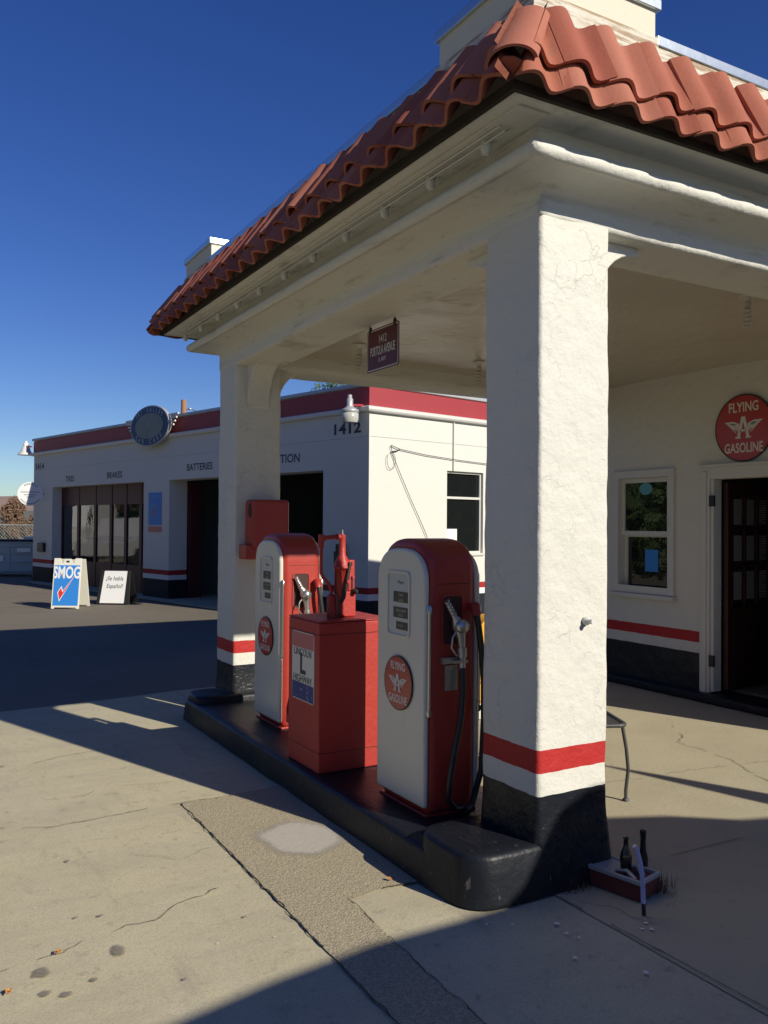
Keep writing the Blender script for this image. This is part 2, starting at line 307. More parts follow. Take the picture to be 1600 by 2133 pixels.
def soft(name,m,blobs,z,gain=1.05,sub=-.75):
    """flat stains whose cover fades out at a ragged rim (stored per vertex)"""
    vs=[];fs=[];al=[]
    for x,y,rx,ry in blobs:
        b=len(vs); vs.append((x,y,z)); al.append(1); n=28
        for q,a_ in((.55,1),(.8,.75),(1.0,.3),(1.25,0)):
            for k in range(n):
                a=2*math.pi*k/n; w_=1+.35*noise.noise(Vector((x*9+math.cos(a)*1.3,math.sin(a)*1.3,y*7))); vs.append((x+rx*q*w_*math.cos(a),y+ry*q*w_*math.sin(a),z)); al.append(a_)
        fs+=[(b,b+1+k,b+1+(k+1)%n) for k in range(n)]
        for r0 in range(3): fs+=[(b+1+r0*n+k,b+1+(r0+1)*n+k,b+1+(r0+1)*n+(k+1)%n,b+1+r0*n+(k+1)%n) for k in range(n)]
    me=bpy.data.meshes.new(name); me.from_pydata(vs,[],fs); at=me.attributes.new('cover','FLOAT','POINT'); at.data.foreach_set('value',al); me.materials.append(m)
    nt=m.node_tree; L=nt.links; out=nt.nodes['Material Output']; tr=nt.nodes.new('ShaderNodeBsdfTransparent'); mx=nt.nodes.new('ShaderNodeMixShader'); an=nt.nodes.new('ShaderNodeAttribute'); an.attribute_name='cover'
    nz=nt.nodes.new('ShaderNodeTexNoise'); nz.inputs['Scale'].default_value=60; nz.inputs['Detail'].default_value=5; tc=nt.nodes.new('ShaderNodeTexCoord'); L.new(tc.outputs['Object'],nz.inputs['Vector'])
    ma=nt.nodes.new('ShaderNodeMath'); ma.operation='MULTIPLY_ADD'; ma.use_clamp=True; L.new(nz.outputs['Fac'],ma.inputs[0]); ma.inputs[1].default_value=.9
    m2=nt.nodes.new('ShaderNodeMath'); m2.operation='MULTIPLY_ADD'; L.new(an.outputs['Fac'],m2.inputs[0]); m2.inputs[1].default_value=gain; m2.inputs[2].default_value=sub; L.new(m2.outputs[0],ma.inputs[2])
    L.new(ma.outputs[0],mx.inputs[0]); L.new(tr.outputs[0],mx.inputs[1]); L.new(nt.nodes['Principled BSDF'].outputs[0],mx.inputs[2]); L.new(mx.outputs[0],out.inputs['Surface'])
    o=bpy.data.objects.new(name,me); COL.objects.link(o); tag(o,kind='structure')
soft('oil_stains',M['stain'],[(.74,3.27,.03,.05),(.47,3.24,.036,.042),(.46,3.09,.02,.024),(.52,3.05,.02,.022),(.74,3.59,.013,.013),(.72,4.24,.012,.015),(.62,3.1,.014,.016),(.65,3.62,.01,.01),(1.25,3.3,.008,.01),(.9,2.95,.01,.01)],.0015)
soft('cement_patch',M['patch'],[(1.80,4.0,.20,.27)],.001,1.7,-.8)
sp=MB()
pts=[(2.14,2.86),(2.16,2.72),(2.07,2.77),(2.32,2.64),(2.3,2.56),(2.32,2.51),(2.59,2.44),(2.64,2.47),(2.62,2.42),(2.35,2.2),(2.2,2.4)]+[(random.uniform(.5,5),random.uniform(2.2,6)) for _ in range(70)]
for i,(x,y) in enumerate(pts):
    if 2.0<x<2.95 and y>2.85: continue
    q=random.uniform(.007,.014) if i<11 else random.uniform(.0015,.004)
    n=7; sp.add([(x+q*math.cos(2*math.pi*k/n)*random.uniform(.6,1.1),y+q*math.sin(2*math.pi*k/n)*random.uniform(.6,1.3),.002) for k in range(n)],[list(range(n))])
tag(sp.build('paint_specks',M['speck']),kind='structure')
for i,(x,y,l) in enumerate([(.54,3.35,'curled orange dry leaf beside two dark oil stains'),(.35,3.15,'dry tan leaf on the concrete at the lower left edge'),(1.94,3.32,'small yellow leaf lying close to the black island curb')]):
    mb=MB(); n=7
    for a,s_ in((0,.016),(1.9,.012)):
        vs=[]
        for k in range(n):
            t=k/(n-1); wd=s_*.55*math.sin(math.pi*t)
            for sg in(-1,0,1): 
                p=Vector(((t-.5)*2*s_,sg*wd,.004+abs(sg)*.007*math.sin(math.pi*t)+.008*t*t)); p.rotate(Matrix.Rotation(a+i,3,'Z')); vs.append(p)
        mb.add(vs,[(3*k+j,3*k+j+1,3*k+4+j,3*k+3+j) for k in range(n-1) for j in(0,1)],0,True)
    tag(mb.build('fallen_leaf',M['leaf_dry'],loc=(x,y,0)),l,'leaf','dry leaves on the concrete')

# ------------------------------------------------------------------ canopy
XL,YF,YB,XR=2.43,2.89,7.16,6.5
def nzv(p,a,sc): return a*noise.noise(p*sc)
def stucco_pillar(x0,x1,y0,y1,z0,z1,name,parent,m,lx,ly):
    r=.022; per=[]
    def seg(a,b):
        n=max(2,int((Vector(b)-Vector(a)).length/.022)); return [Vector(a).lerp(Vector(b),k/n) for k in range(n)]
    cs=[((x1-r,y0+r),-90),((x1-r,y1-r),0),((x0+r,y1-r),90),((x0+r,y0+r),180)]
    arcs=[[Vector((c[0]+r*math.cos(R(a+90*k/4)),c[1]+r*math.sin(R(a+90*k/4)))) for k in range(5)] for c,a in cs]
    for i in range(4):
        per+=arcs[i]; nx=arcs[(i+1)%4][0]; n=int((nx-arcs[i][-1]).length/.022)
        per+=[arcs[i][-1].lerp(nx,k/n) for k in range(1,n)]
    cx,cy_=(x0+x1)/2,(y0+y1)/2; nz=int((z1-z0)/.03); vs=[]
    for j in range(nz+1):
        z=z0+(z1-z0)*j/nz; fl=max(0,(.42-z)/.42); fl=.035*fl**1.6
        for p in per:
            d=Vector((p.x-cx,p.y-cy_)); q=Vector((p.x,p.y,z)); 
            e=d.copy(); m_=max(abs(e.x)/(x1-x0),abs(e.y)/(y1-y0))*2
            nn=Vector((e.x/(x1-x0) if abs(e.x)/(x1-x0)>.47 else 0,e.y/(y1-y0) if abs(e.y)/(y1-y0)>.47 else 0)).normalized()
            k=fl+nzv(q,.007,2.3)+nzv(q,.0035,9)+nzv(q,.0012,40)
            vs.append((p.x+nn.x*k-lx,p.y+nn.y*k-ly,z))
    n=len(per); mb=MB(); mb.add(vs,[(j*n+i,j*n+(i+1)%n,(j+1)*n+(i+1)%n,(j+1)*n+i) for j in range(nz) for i in range(n)],0,True)
    return mb.build(name,m,parent)
can=thing('station_canopy','white stucco filling station canopy with a red clay tile skirt and two square pillars','canopy',(2.6,2.9,0))
CX,CY=2.6,2.9
stucco_pillar(XL,XL+.412,YF,YF+.405,0,2.97,'pillar',can,M['stucco'],CX,CY)
stucco_pillar(XL,XL+.412,YB-.41,YB,0,2.97,'pillar',can,M['stucco'],CX,CY)
# swept profiles round the three free sides
def sweep(prof,name,m,xr=7.4,disp=(0.006,2.5),sub=.05,smooth=True,parent=can,closed=False,thick=None):
    """prof: (offset out, z) with separate x and y scale by callable"""
    path=[]
    corners=lambda ox,oy:[(xr,YF-oy),(XL-ox,YF-oy),(XL-ox,YB+oy),(xr,YB+oy)]
    npt=[]
    c0=corners(0,0); ts=[]
    for i in range(3):
        L=(Vector(c0[i+1])-Vector(c0[i])).length; n=int(L/sub)
        for k in range(n): ts.append((i,k/n))
    ts.append((2,1.0))
    vs=[]
    for i,t in ts:
        for pr in prof:
            ox,oy,z=(pr[0],pr[0],pr[1]) if len(pr)==2 else pr
            c=corners(ox,oy); p=Vector((*c[i],z)).lerp(Vector((*c[i+1],z)),t)
            k=nzv(p,disp[0],disp[1])+nzv(p,disp[0]*.35,12)
            nn=[Vector((0,-1,0)),Vector((-1,0,0)),Vector((0,1,0))][i]
            if t<1e-6 and i>0: nn=(nn+[0,Vector((0,-1,0)),Vector((-1,0,0))][i]).normalized()
            p=p+nn*k+Vector((0,0,-k*.6))
            if name=='beam' and z<3.04: q_=min(1,max(0,(p.y-5)/2)); p.z-=.045*q_
            vs.append((p.x-CX,p.y-CY,p.z))
    n=len(prof); mb=MB()
    rng=range(n) if closed else range(n-1)
    mb.add(vs,[(a*n+i,a*n+(i+1)%n,(a+1)*n+(i+1)%n,(a+1)*n+i) for a in range(len(ts)-1) for i in rng],0,smooth)
    return mb.build(name,m,parent)
def rnd(cx,cz,r,a0,a1,n=5): return [(cx+r*math.cos(R(a0+(a1-a0)*k/n)),cz+r*math.sin(R(a0+(a1-a0)*k/n))) for k in range(n+1)]
beam=[(-.40,3.06),(-.40,3.0),(-.395,2.965),(-.37,2.95),(-.3,2.948),(-.2,2.95),(-.1,2.95)]+rnd(-.028,2.978,.028,-90,0,4)+[(0,3.02),(0,3.05)]+[(.02+.15*(1-math.cos(R(a))),3.05+.055*math.sin(R(a))) for a in(15,35,55,75,90)]+[(.195,3.106)]+rnd(.195,3.133,.036,-90,80,6)+[(.165,3.178),(.155,3.20),(.155,3.25),(.155,3.262)]
sweep(beam,'beam',M['stucco_plain'])
sweep([(.155,.155,3.252),(.25,.22,3.254),(.33,.3,3.254),(.405,.33,3.25),(.41,.335,3.262)],'soffit',M['stucco_plain'],disp=(.003,3))
sweep([(.409,.334,3.245),(.432,.355,3.245),(.436,.359,3.28),(.409,.335,3.28)],'gutter',M['fascia'],disp=(.0015,4),smooth=False,closed=True)
# corbels
def corbel(x,y,dx,dy,w=.2,d=.30,h=.36):
    pr=[(0,0),(d,0),(d,-.045)]+[(d-.03-(d-.05)*math.sin(R(a)),-.045-(h-.045)*(1-math.cos(R(a)))) for a in range(10,91,10)]+[(0,-h-.04)]
    mb=MB()
    if dx: fr=(Vector((x-CX,y-CY,2.955)),Vector((dx,0,0)),Vector((0,0,1)),Vector((0,1,0)))
    else: fr=(Vector((x-CX,y-CY,2.955)),Vector((0,dy,0)),Vector((0,0,1)),Vector((1,0,0)))
    mb.prism(pr,0,w,fr); mb.build('corbel',M['stucco_plain'],can,bevel=.012)
corbel(XL+.405,YF+.10,1,0); corbel(XL+.10,YF+.40,0,1); corbel(XL+.405,YB-.31,1,0); corbel(XL+.10,YB-.405,0,-1)
corbel(XR,YF+.10,-1,0); corbel(XR,YB-.31,-1,0)
mb=MB(); n=40; vs=[]
for j in range(n+1):
    for i in range(n+1):
        p=Vector((2.8+(XR-2.79)*i/n,3.27+(6.79-3.27)*j/n,3.045)); p.z+=nzv(p,.02,1.3); vs.append((p.x-CX,p.y-CY,p.z))
mb.add(vs,[(j*(n+1)+i,j*(n+1)+i+1,(j+1)*(n+1)+i+1,(j+1)*(n+1)+i) for j in range(n) for i in range(n)],0,True); mb.build('ceiling',M['ceiling'],can)
# roof deck, parapets, coping
OP=.23
def ring(name,m,o0,o1,z0,z1,x0=None,bevel=0):
    mb=MB(); 
    for (a,b,c,d) in(((XL-o1),XR+.9,YF-o1,YF-o0),((XL-o1),(XL-o0),YF-o0,YB+o0),((XL-o1),XR+.9,YB+o0,YB+o1)):
        mb.box(a-CX,b-CX,c-CY,d-CY,z0,z1)
    return mb.build(name,m,can,bevel=bevel)
ring('parapet',M['cream_wall'],0,OP,3.27,3.745)
mb=MB(); mb.box(XL-.05-CX,XR+.9-CX,YF-.05-CY,YB+.05-CY,3.28,3.36); mb.build('roof_deck',M['cream_wall'],can)
def coping(x0,x1,y0,y1,z):   # cap with turned-down edges
    mb=MB(); mb.box(x0-.018-CX,x1+.018-CX,y0-.018-CY,y1+.018-CY,z-.035,z+.012); return mb.build('coping',M['galv'],can,bevel=.004)
B=.68
blocks=[(XL-OP,XL-OP+B,YF-OP,YF-OP+B),(XL-OP,XL-OP+B,YB+OP-B,YB+OP)]
for (a,b,c,d) in blocks:
    mb=MB(); mb.box(a-.006-CX,b-CX,c-.006-CY,d+.006-CY,3.62,3.90); mb.build('corner_block',M['cream_wall'],can,bevel=.006)
    coping(a-.006,b,c-.006,d+.006,3.905)
    mb=MB(); mb.box(a-.02-CX,b+.004-CX,c-.02-CY,d+.02-CY,3.64,3.745); mb.build('trim_board',M['wood_peel'],can,bevel=.004)
coping(XL-OP+B+.02,XR+.9,YF-OP,YF,3.75); coping(XL-OP+B+.02,XR+.9,YB,YB+OP,3.75); coping(XL-OP,XL,YF-OP+B+.02,YB+OP-B-.02,3.75)
mb=MB()
mb.box(XL-OP+B-CX,XR+.9-CX,YF-OP-.012-CY,YF-OP-CY,3.60,3.71); mb.box(XL-OP-.012-CX,XL-OP-CX,YF-OP+B-CY,YB+OP-B-CY,3.60,3.71); mb.build('trim_board',M['wood_peel'],can)
# tiles
P=.24
tl=MB()
def tile_side(i,L0,L1,seed):
    """i side 0 front(-Y) 1 left(-X) 2 back ; u runs along"""
    rnd_=random.Random(seed)
    EX,EY,ZE=.475,.385,3.243; TX,TY,ZT=.225,.225,3.632
    def pos(u,v,h):
        ox=EX+(TX-EX)*v; oy=EY+(TY-EY)*v; z=ZE+(ZT-ZE)*v
        o=oy if i!=1 else ox
        L=math.hypot(o and (EY-TY if i!=1 else EX-TX),ZT-ZE); nh=(ZT-ZE)/L; nz_=(EY-TY if i!=1 else EX-TX)/L
        o+=h*nh; z+=h*nz_
        if i==0: 
            x=max(u,XL-ox); p=(x,YF-o,z)
        elif i==1:
            y=min(max(u,YF-oy),YB+oy); p=(XL-o,y,z)
        else:
            x=max(u,XL-ox); p=(x,YB+o,z)
        return (p[0]-CX,p[1]-CY,p[2])
    nt_=int((L1-L0)/P)+2
    for k in range(-1,nt_):
        for course in(0,1):
            u0=L0+k*P+rnd_.uniform(-.010,.010); v0,v1=((0,.42),(.25,1.0))[course]
            v0+=rnd_.uniform(-.015,.015); hh=(.0,.028)[course]+rnd_.uniform(0,.009); tilt=rnd_.uniform(-.03,.03)
            big=(course==1 and rnd_.random()<.12)
            nu,nv=14,4; top=[];bot=[]
            mi=rnd_.choice([0,0,1,2])
            for b_ in range(nv+1):
                v=v0+(v1-v0)*b_/nv
                for a_ in range(nu+1):
                    t=a_/nu; uu_=u0+t*(P+.02)+tilt*v
                    ph=t*(P+.02)/P
                    h=.062*(.5+.5*math.cos(2*math.pi*(ph-.30)))**.85
                    if ph>1: h+=.004
                    hb=hh*(1-.6*(v-v0)/(v1-v0))+(.02 if big else 0)*(1-t)
                    top.append(pos(uu_,v,h+hb+.016)); bot.append(pos(uu_,v,h+hb))
            n=nu+1; N=len(top); fs=[]
            for b_ in range(nv):
                for a_ in range(nu):
                    q=b_*n+a_; fs+= [(q,q+1,q+n+1,q+n),(N+q,N+q+n,N+q+n+1,N+q+1)]
            for a_ in range(nu): fs.append((a_,a_+N,a_+N+1,a_+1))
            for b_ in range(nv): q=b_*n; fs.append((q,q+n,q+n+N,q+N)); q+=nu; fs.append((q,q+N,q+n+N,q+n))
            tl.add(top+bot,fs,mi,True)
    return pos
tile_side(0,XL-.475,XR+.9,3); tile_side(1,YF-.385,YB+.385,4); tile_side(2,XL-.475,XR+.9,5)
to=tl.build('roof_tiles',[M['tile'],M['tile_b'],M['tile_c']],can)
es=to.modifiers.new('es','EDGE_SPLIT'); es.split_angle=R(50)
# hip tiles (barrel) and a closure under the lip
for (ye,yt) in((YF-.385,YF-.215),(YB+.385,YB+.215)):
    a=Vector((XL-.475-CX,ye-CY,3.243)); b=Vector((XL-.225-CX,yt-CY,3.63))
    mb=MB(); dd=(b-a).normalized(); side=dd.cross(Vector((0,0,1))).normalized(); nn=side.cross(dd).normalized()
    if nn.z<0: nn=-nn
    s0=a+dd*(.15*(b-a).length)+nn*.034; s1=b-dd*.06+nn*.03
    vs=[]
    for rad in(.096,.083):
        for p,q in((s0,1.08),(s1,.9)):
            for k in range(17):
                an=math.pi*(k/16); vs.append(p+side*math.cos(an)*rad*q+nn*math.sin(an)*rad*.68*q)
    fs=[(k,k+1,18+k,17+k) for k in range(16)]+[(34+k,51+k,52+k,35+k) for k in range(16)]+[(k,34+k,35+k,k+1) for k in range(16)]+[(17+k,18+k,52+k,51+k) for k in range(16)]
    mb.add(vs,fs,0,True); h=mb.build('hip_tile',M['tile_b'],can); e=h.modifiers.new('es','EDGE_SPLIT'); e.split_angle=R(50)
    mb=MB(); c=a+dd*.06+nn*.005; mb.prism([(-.1,0),(-.02,.065),(.02,.055),(.09,0)],0,.01,(c,side,nn,dd)); mb.build('hip_closure',M['tile'],can)
# neon tube strip with its standoffs along the left soffit
mb=MB()
for dz,dx in((3.236,.24),(3.222,.275),(3.236,.30)): mb.tube([(XL-dx-CX,YF-.1-CY,dz),(XL-dx-CX,YB+.15-CY,dz)],.005,6)
mb.build('glass_tubes',M['frame_white'],can)
for k in range(11):
    y=2.94+k*.437; mb=MB(); mb.lathe([(.016,.03),(.022,.01),(.024,-.02),(.014,-.04)],(XL-.26-CX,y-CY,3.222),12); mb.box(XL-.31-CX,XL-.21-CX,y-.012-CY,y+.012-CY,3.24,3.254); mb.build('tube_holder',M['frame_white'],can)
mb=MB(); mb.box(XL-.33-CX,XL-.18-CX,YF-.26-CY,YB+.2-CY,3.243,3.2525); mb.build('light_board',M['stucco_plain'],can)
mb=MB(); mb.lathe([(.02,0),(.02,.012),(.012,.02),(.012,.05)],(2.70-CX,YF-.003-CY,1.17),12,axis='Y',M=Matrix.Scale(-1,3,Vector((0,1,0)))); mb.build('hook',M['white_trim'],can)

# ------------------------------------------------------------------ pump island
isl=thing('pump_island','long black painted concrete pump island with raised ends round the two pillars','island',(2.4,5,0))
def slab(name,x0,x1,y0,y1,z,r,top=.0):
    pts=rrect(x0,x1,y0,y1,r,8); out=[]
    for i in range(len(pts)):
        p=Vector((*pts[i],0)); q=Vector((*pts[(i+1)%len(pts)],0)); n=max(1,int((q-p).length/.06)); out+=[p.lerp(q,k/n) for k in range(n)]
    vs=[]; cx,cy2=(x0+x1)/2,(y0+y1)/2
    prof=[(.02,0),(.008,z*.5),(0,z-.025),(-.006,z-.008),(-.022,z),(-.09,z+top)]
    for o,zz in prof:
        for i,p in enumerate(out):
            t=(out[(i+1)%len(out)]-out[i-1]).normalized(); nn=Vector((t.y,-t.x,0)); q=p+nn*(o+.008*noise.noise(p*3+Vector((0,0,zz*4)))); q.z=zz+.004*noise.noise(p*5)*(zz>0); vs.append((q.x-2.4,q.y-5,q.z))
    n=len(out); mb=MB(); mb.add(vs,[(j*n+i,j*n+(i+1)%n,(j+1)*n+(i+1)%n,(j+1)*n+i) for j in range(len(prof)-1) for i in range(n)],0,True); mb.add(vs[-n:],[list(range(n))],0,False)
    mb.build(name,M['black_gloss'],isl)
slab('curb',2.07,2.85,2.93,6.95,.15,.1); slab('raised_end',2.075,2.875,2.875,3.34,.215,.13); slab('raised_end',2.10,2.86,6.60,6.985,.205,.13)

# ------------------------------------------------------------------ enamel badge (winged letter)
def wings(mb,fr,s,mi):
    for sg in(-1,1):
        for k in range(6):
            y0=.16-.045*k; L=.80-.09*k; x0=.17
            pts=[(x0+.0*k,y0),(x0+.25,y0+.10-.02*k),(L*1.0,y0+.10-.035*k),(L-.10,y0+.035-.03*k),(x0+.22,y0-.012),(x0+.02,y0-.035)]
            pts=[(sg*px*s,py*s) for px,py in pts]
            if sg<0: pts=pts[::-1]
            mb.prism(pts,.0008,.0022,fr,mi)
        # letter legs
        pts=[(0,.42),(.075,.42),(.27,-.36),(.15,-.36),(.0,.24)] ; pts=[(sg*a*s,b*s) for a,b in pts]
        if sg<0: pts=pts[::-1]
        mb.prism(pts,.0026,.0036,fr,mi)
        pts=[(.10,-.36),(.32,-.36),(.32,-.30),(.10,-.30)] ; pts=[(sg*a*s,b*s) for a,b in pts]
        if sg<0: pts=pts[::-1]
        mb.prism(pts,.0026,.0038,fr,mi)
    mb.prism([(-.12*s,-.12*s),(.12*s,-.12*s),(.12*s,-.04*s),(-.12*s,-.04*s)],.0026,.0036,fr,mi)
def badge(parent,fr,r,name='badge'):
    mb=MB(); mb.prism(ell(r,r,48),-.008,0,fr,1); mb.prism(ell(r*.955,r*.955,48),0,.0006,fr,0)
    o=mb.build(name,[M['sign_red'],M['sign_blk']],parent)
    mb=MB(); wings(mb,shift(fr,0,-.01*r,0),r*.82,0)
    text_into(mb,'FLYING',r*.40,shift(fr,0,r*.60,0),.78,.018,.0012); text_into(mb,'GASOLINE',r*.40,shift(fr,0,-r*.60,0),.70,.018,.0012)
    mb.build('badge_lettering',M['sign_white'],o)
    return o

# ------------------------------------------------------------------ fuel pumps
def arch(w,h0,h1,r,dome,n=10):
    pts=[(-w/2,h0),(w/2,h0)]; ht=r+dome; e=2/2.7
    for k in range(0,29):
        a=math.pi*k/28; c_,s_=math.cos(a),math.sin(a); pts.append((w/2*math.copysign(abs(c_)**e,c_),h1-ht+ht*abs(s_)**e))
    return pts
def arch_old(w,h0,h1,r,dome,n=10):
    """YZ outline: width w centred, from z h0 to h1 with corner radius r and slight dome"""
    pts=[(-w/2,h0),(w/2,h0)]
    for k in range(n+1):
        a=R(90*k/n); pts.append((w/2-r+r*math.cos(a),h1-dome-r+r*math.sin(a)))
    m=8
    for k in range(1,m):
        t=k/m; x=(w/2-r)*(1-2*t); pts.append((x,h1-dome+dome*(1-(2*t-1)**2)))
    for k in range(n+1):
        a=R(90+90*k/n); pts.append((-w/2+r+r*math.cos(a),h1-dome-r+r*math.sin(a)))
    return pts
def make_pump(label):
    t=thing('fuel_pump',label,'fuel pump',(2.435,3.79,.15),0,'vintage fuel pumps on the island')
    # local: x from -.19..+.19, y -.24..+.24, z 0..1.37
    fx=lambda x:(Vector((x,0,0)),Vector((0,1,0)),Vector((0,0,1)),Vector((1,0,0)))
    mb=MB(); mb.prism(arch(.48,.0,1.375,.15,.05),-.145,.145,fx(0)); mb.build('body',M['red'],t,bevel=.045,seg=4)
    mb=MB(); mb.box(-.15,.15,-.234,.234,-.002,.012); mb.build('base',M['red'],t,bevel=.004)
    mb=MB(); mb.tube([(-.10,-.2405,1.15),(.10,-.2405,1.15)],.0015,4); mb.build('seam',M['black'],t)
    for sg in(-1,1):
        ms=MB(); out=arch(.475,.045,1.325,.15,.04)
        x0,x1=(.138,.17) if sg>0 else(-.17,-.138)
        ms.prism(out,x0,x1,fx(0)); pn=ms.build('face_panel',M['cream'],t,bevel=.016,seg=3)
        fr=frame((sg*.1705,0,0),(0,sg,0),(0,0,1))
        # dial window: raised frame, recessed look with counters
        mb=MB(); o_=rrect(-.125,.105,.865,1.205,.03); i_=rrect(-.113,.093,.877,1.193,.022)
        k=len(o_); A=[fr[0]+fr[1]*a+fr[2]*b for a,b in o_]; B_=[fr[0]+fr[1]*a+fr[2]*b+fr[3]*.007 for a,b in o_]; C_=[fr[0]+fr[1]*a+fr[2]*b+fr[3]*.007 for a,b in i_]; D_=[fr[0]+fr[1]*a+fr[2]*b+fr[3]*.0008 for a,b in i_]
        mb.add(A+B_+C_+D_,[(j*k+q,j*k+(q+1)%k,(j+1)*k+(q+1)%k,(j+1)*k+q) for j in range(3) for q in range(k)],0); mb.build('dial_frame',M['cream'],pn)
        mb=MB(); mb.prism(i_,-.002,.001,fr); dl=mb.build('dial',M['dial_glass'],pn)
        for y0,y1,z0,z1 in((-.06,.088,1.045,1.10),(-.06,.088,.965,1.02),(-.03,.088,.905,.945)):
            mb=MB(); mb.prism([(y0,z0),(y1,z0),(y1,z1),(y0,z1)],.001,.003,fr); mb.build('counter',M['dial_dark'],pn)
        for z,a in((1.082,'THIS'),(1.056,'SALE'),(1.002,'GALLONS'),(.978,'0 0 0'),(.925,'0 0 0')): mb=MB(); text_into(mb,a,.02,shift(fr,.015,z,0),1.1,0,.0034); mb.build('counter_lettering',M['bulb'],dl)
        mb=MB(); text_into(mb,'Wayne',.024,shift(fr,.01,1.148,0),.9,.01,.0016); mb.build('maker_lettering',M['ink'],dl)
        badge(pn,shift(fr,.0,.63,.001) if 0 else (fr[0]+fr[2]*.63+fr[1]*.0+fr[3]*.009,fr[1],fr[2],fr[3]),.14)
        # chrome edge rod
        for yy in((-1,) if sg<0 else (-1,)):
            mb=MB(); x=sg*.15; mb.tube([(x,-.252,.53),(x,-.252,1.01)],.008,10); mb.lathe([(.013,0),(.013,.03),(.006,.04)],(x,-.252,1.01),10); mb.lathe([(.008,-.03),(.012,-.02),(.012,0)],(x,-.252,.53),10)
            mb.tube([(x,-.235,.55),(x,-.262,.55)],.005,6); mb.tube([(x,-.235,1.0),(x,-.262,1.0)],.005,6); mb.build('edge_rod',M['chrome'],t)
    # nozzle pocket on the -y side
    fr=frame((0,-.2405,0),(1,0,0),(0,0,1))
    mb=MB(); o_=rrect(-.075,.06,.84,1.10,.025); i_=rrect(-.065,.05,.85,1.09,.02); k=len(o_)
    A=[fr[0]+fr[1]*a+fr[2]*b for a,b in o_]; B_=[fr[0]+fr[1]*a+fr[2]*b+fr[3]*.006 for a,b in o_]; C_=[fr[0]+fr[1]*a+fr[2]*b+fr[3]*.006 for a,b in i_]; D_=[fr[0]+fr[1]*a+fr[2]*b for a,b in i_]
    mb.add(A+B_+C_+D_,[(j*k+q,j*k+(q+1)%k,(j+1)*k+(q+1)%k,(j+1)*k+q) for j in range(3) for q in range(k)],0); po=mb.build('nozzle_pocket',M['red'],t)
    mb=MB(); mb.prism(i_,.0005,.0012,fr); mb.build('pocket_back',M['door_red'],po)
    # nozzle
    mb=MB(); y=-.285
    mb.tube([(-.055,-.262,1.065),(-.045,y+.01,1.035),(-.02,y,.985)],.013,12,rs=[.010,.0125,.016])
    for k_ in range(5): 
        q=Vector((-.055,-.262,1.065)).lerp(Vector((-.03,y,1.005)),k_/4); mb.tube([q+Vector((-.003,0,.004)),q+Vector((.003,0,-.004))],.016,10)
    mb.tube([(-.02,y,.99),(.0,y,.95),(.015,y,.90)],.03,14,rs=[.018,.034,.027]); mb.lathe([(.0,-.05),(.03,-.045),(.036,-.02),(.036,.01),(.02,.02)],(.006,y,.945),16,axis='Y')
    mb.tube([(.015,y,.90),(.022,y,.84),(.024,y,.78)],.015,12,rs=[.024,.018,.017]); mb.tube([(.022,y,.835),(.024,y,.79)],.025,12); mb.tube([(.024,y,.79),(.024,y-.004,.72)],.016,12)
    mb.tube([(-.012,y-.01,.93),(-.045,y-.015,.89),(-.05,y-.015,.84),(-.02,y-.01,.80),(.02,y-.006,.79)],.005,8)
    mb.box(-.08,.06,-.265,-.241,.755,.785); mb.box(-.035,.05,-.30,-.262,.76,.775)
    mb.build('nozzle',M['alu'],t)
    mb=MB(); mb.box(-.055,.02,-.252,-.241,.62,.745); mb.build('holster_plate',M['alu'],t)
    # hoses
    mb=MB(); mb.tube([(.024,y-.004,.735),(.02,y-.015,.62),(.0,y-.025,.48),(-.04,y-.03,.33),(-.065,y-.03,.2),(-.07,y-.02,.1),(-.02,y-.01,.045),(.08,-.27,.03)],.016,12)
    mb.build('hose',M['rubber'],t)
    mb=MB(); mb.tube([(.105,-.235,1.03),(.105,-.275,1.035),(.107,-.29,.99)],.028,12,rs=[.02,.028,.024]); mb.build('hose_elbow',M['red'],t)
    mb=MB(); mb.tube([(.107,-.29,1.0),(.115,-.30,.93),(.135,-.30,.8),(.155,-.29,.65),(.17,-.27,.45),(.16,-.265,.2),(.10,-.27,.04),(.04,-.30,.03)],.016,12); mb.build('hose',M['rubber'],t)
    return t
def clone(o,parent=None):
    c=o.copy(); COL.objects.link(c); c.parent=parent
    for ch in [q for q in bpy.data.objects if q.parent==o and q.name!=c.name]: clone(ch,c)
    return c
pump=make_pump('cream and red vintage fuel pump next to the near pillar, all in shade')
p2=clone(pump); p2.location=(2.51,5.80,.15); p2['label']='sunlit cream and red vintage fuel pump beside the far pillar, nozzle glinting'

# ------------------------------------------------------------------ oil cabinet and hand pump
t=thing('oil_cabinet','plain red steel oil tank cabinet with a highway plate, between the two fuel pumps','cabinet',(2.37,4.69,.15))
mb=MB(); mb.box(-.24,.24,-.22,.22,0,.87); mb.build('body',M['redbox'],t,bevel=.008)
mb=MB(); mb.box(-.24,.24,-.22,.22,.872,.88); mb.build('lid',M['redbox'],t,bevel=.003)
fr=frame((-.2405,-.0,0),(0,-1,0),(0,0,1)); fr=(fr[0],Vector((0,-1,0)),Vector((0,0,1)),Vector((-1,0,0)))
mb=MB(); mb.prism(rrect(-.155,.16,.385,.795,.02),0,.003,fr,0)
def hband(z0,z1,mi,d=.0036): mb.prism([(-.150,z0),(.155,z0),(.155,z1),(-.150,z1)],.003,d,fr,mi)
hband(.70,.79,1); hband(.39,.49,2)
pl=mb.build('sign_plate',[M['sign_white'],M['faded_red'],M['navy']],t)
mb=MB(); text_into(mb,'LINCOLN',.062,shift(fr,0,.672,0),.95,.004,.0044); text_into(mb,'L',.17,shift(fr,0,.60,0),1.0,.03,.0044); text_into(mb,'HIGHWAY',.062,shift(fr,0,.512,0),.92,.004,.0044)
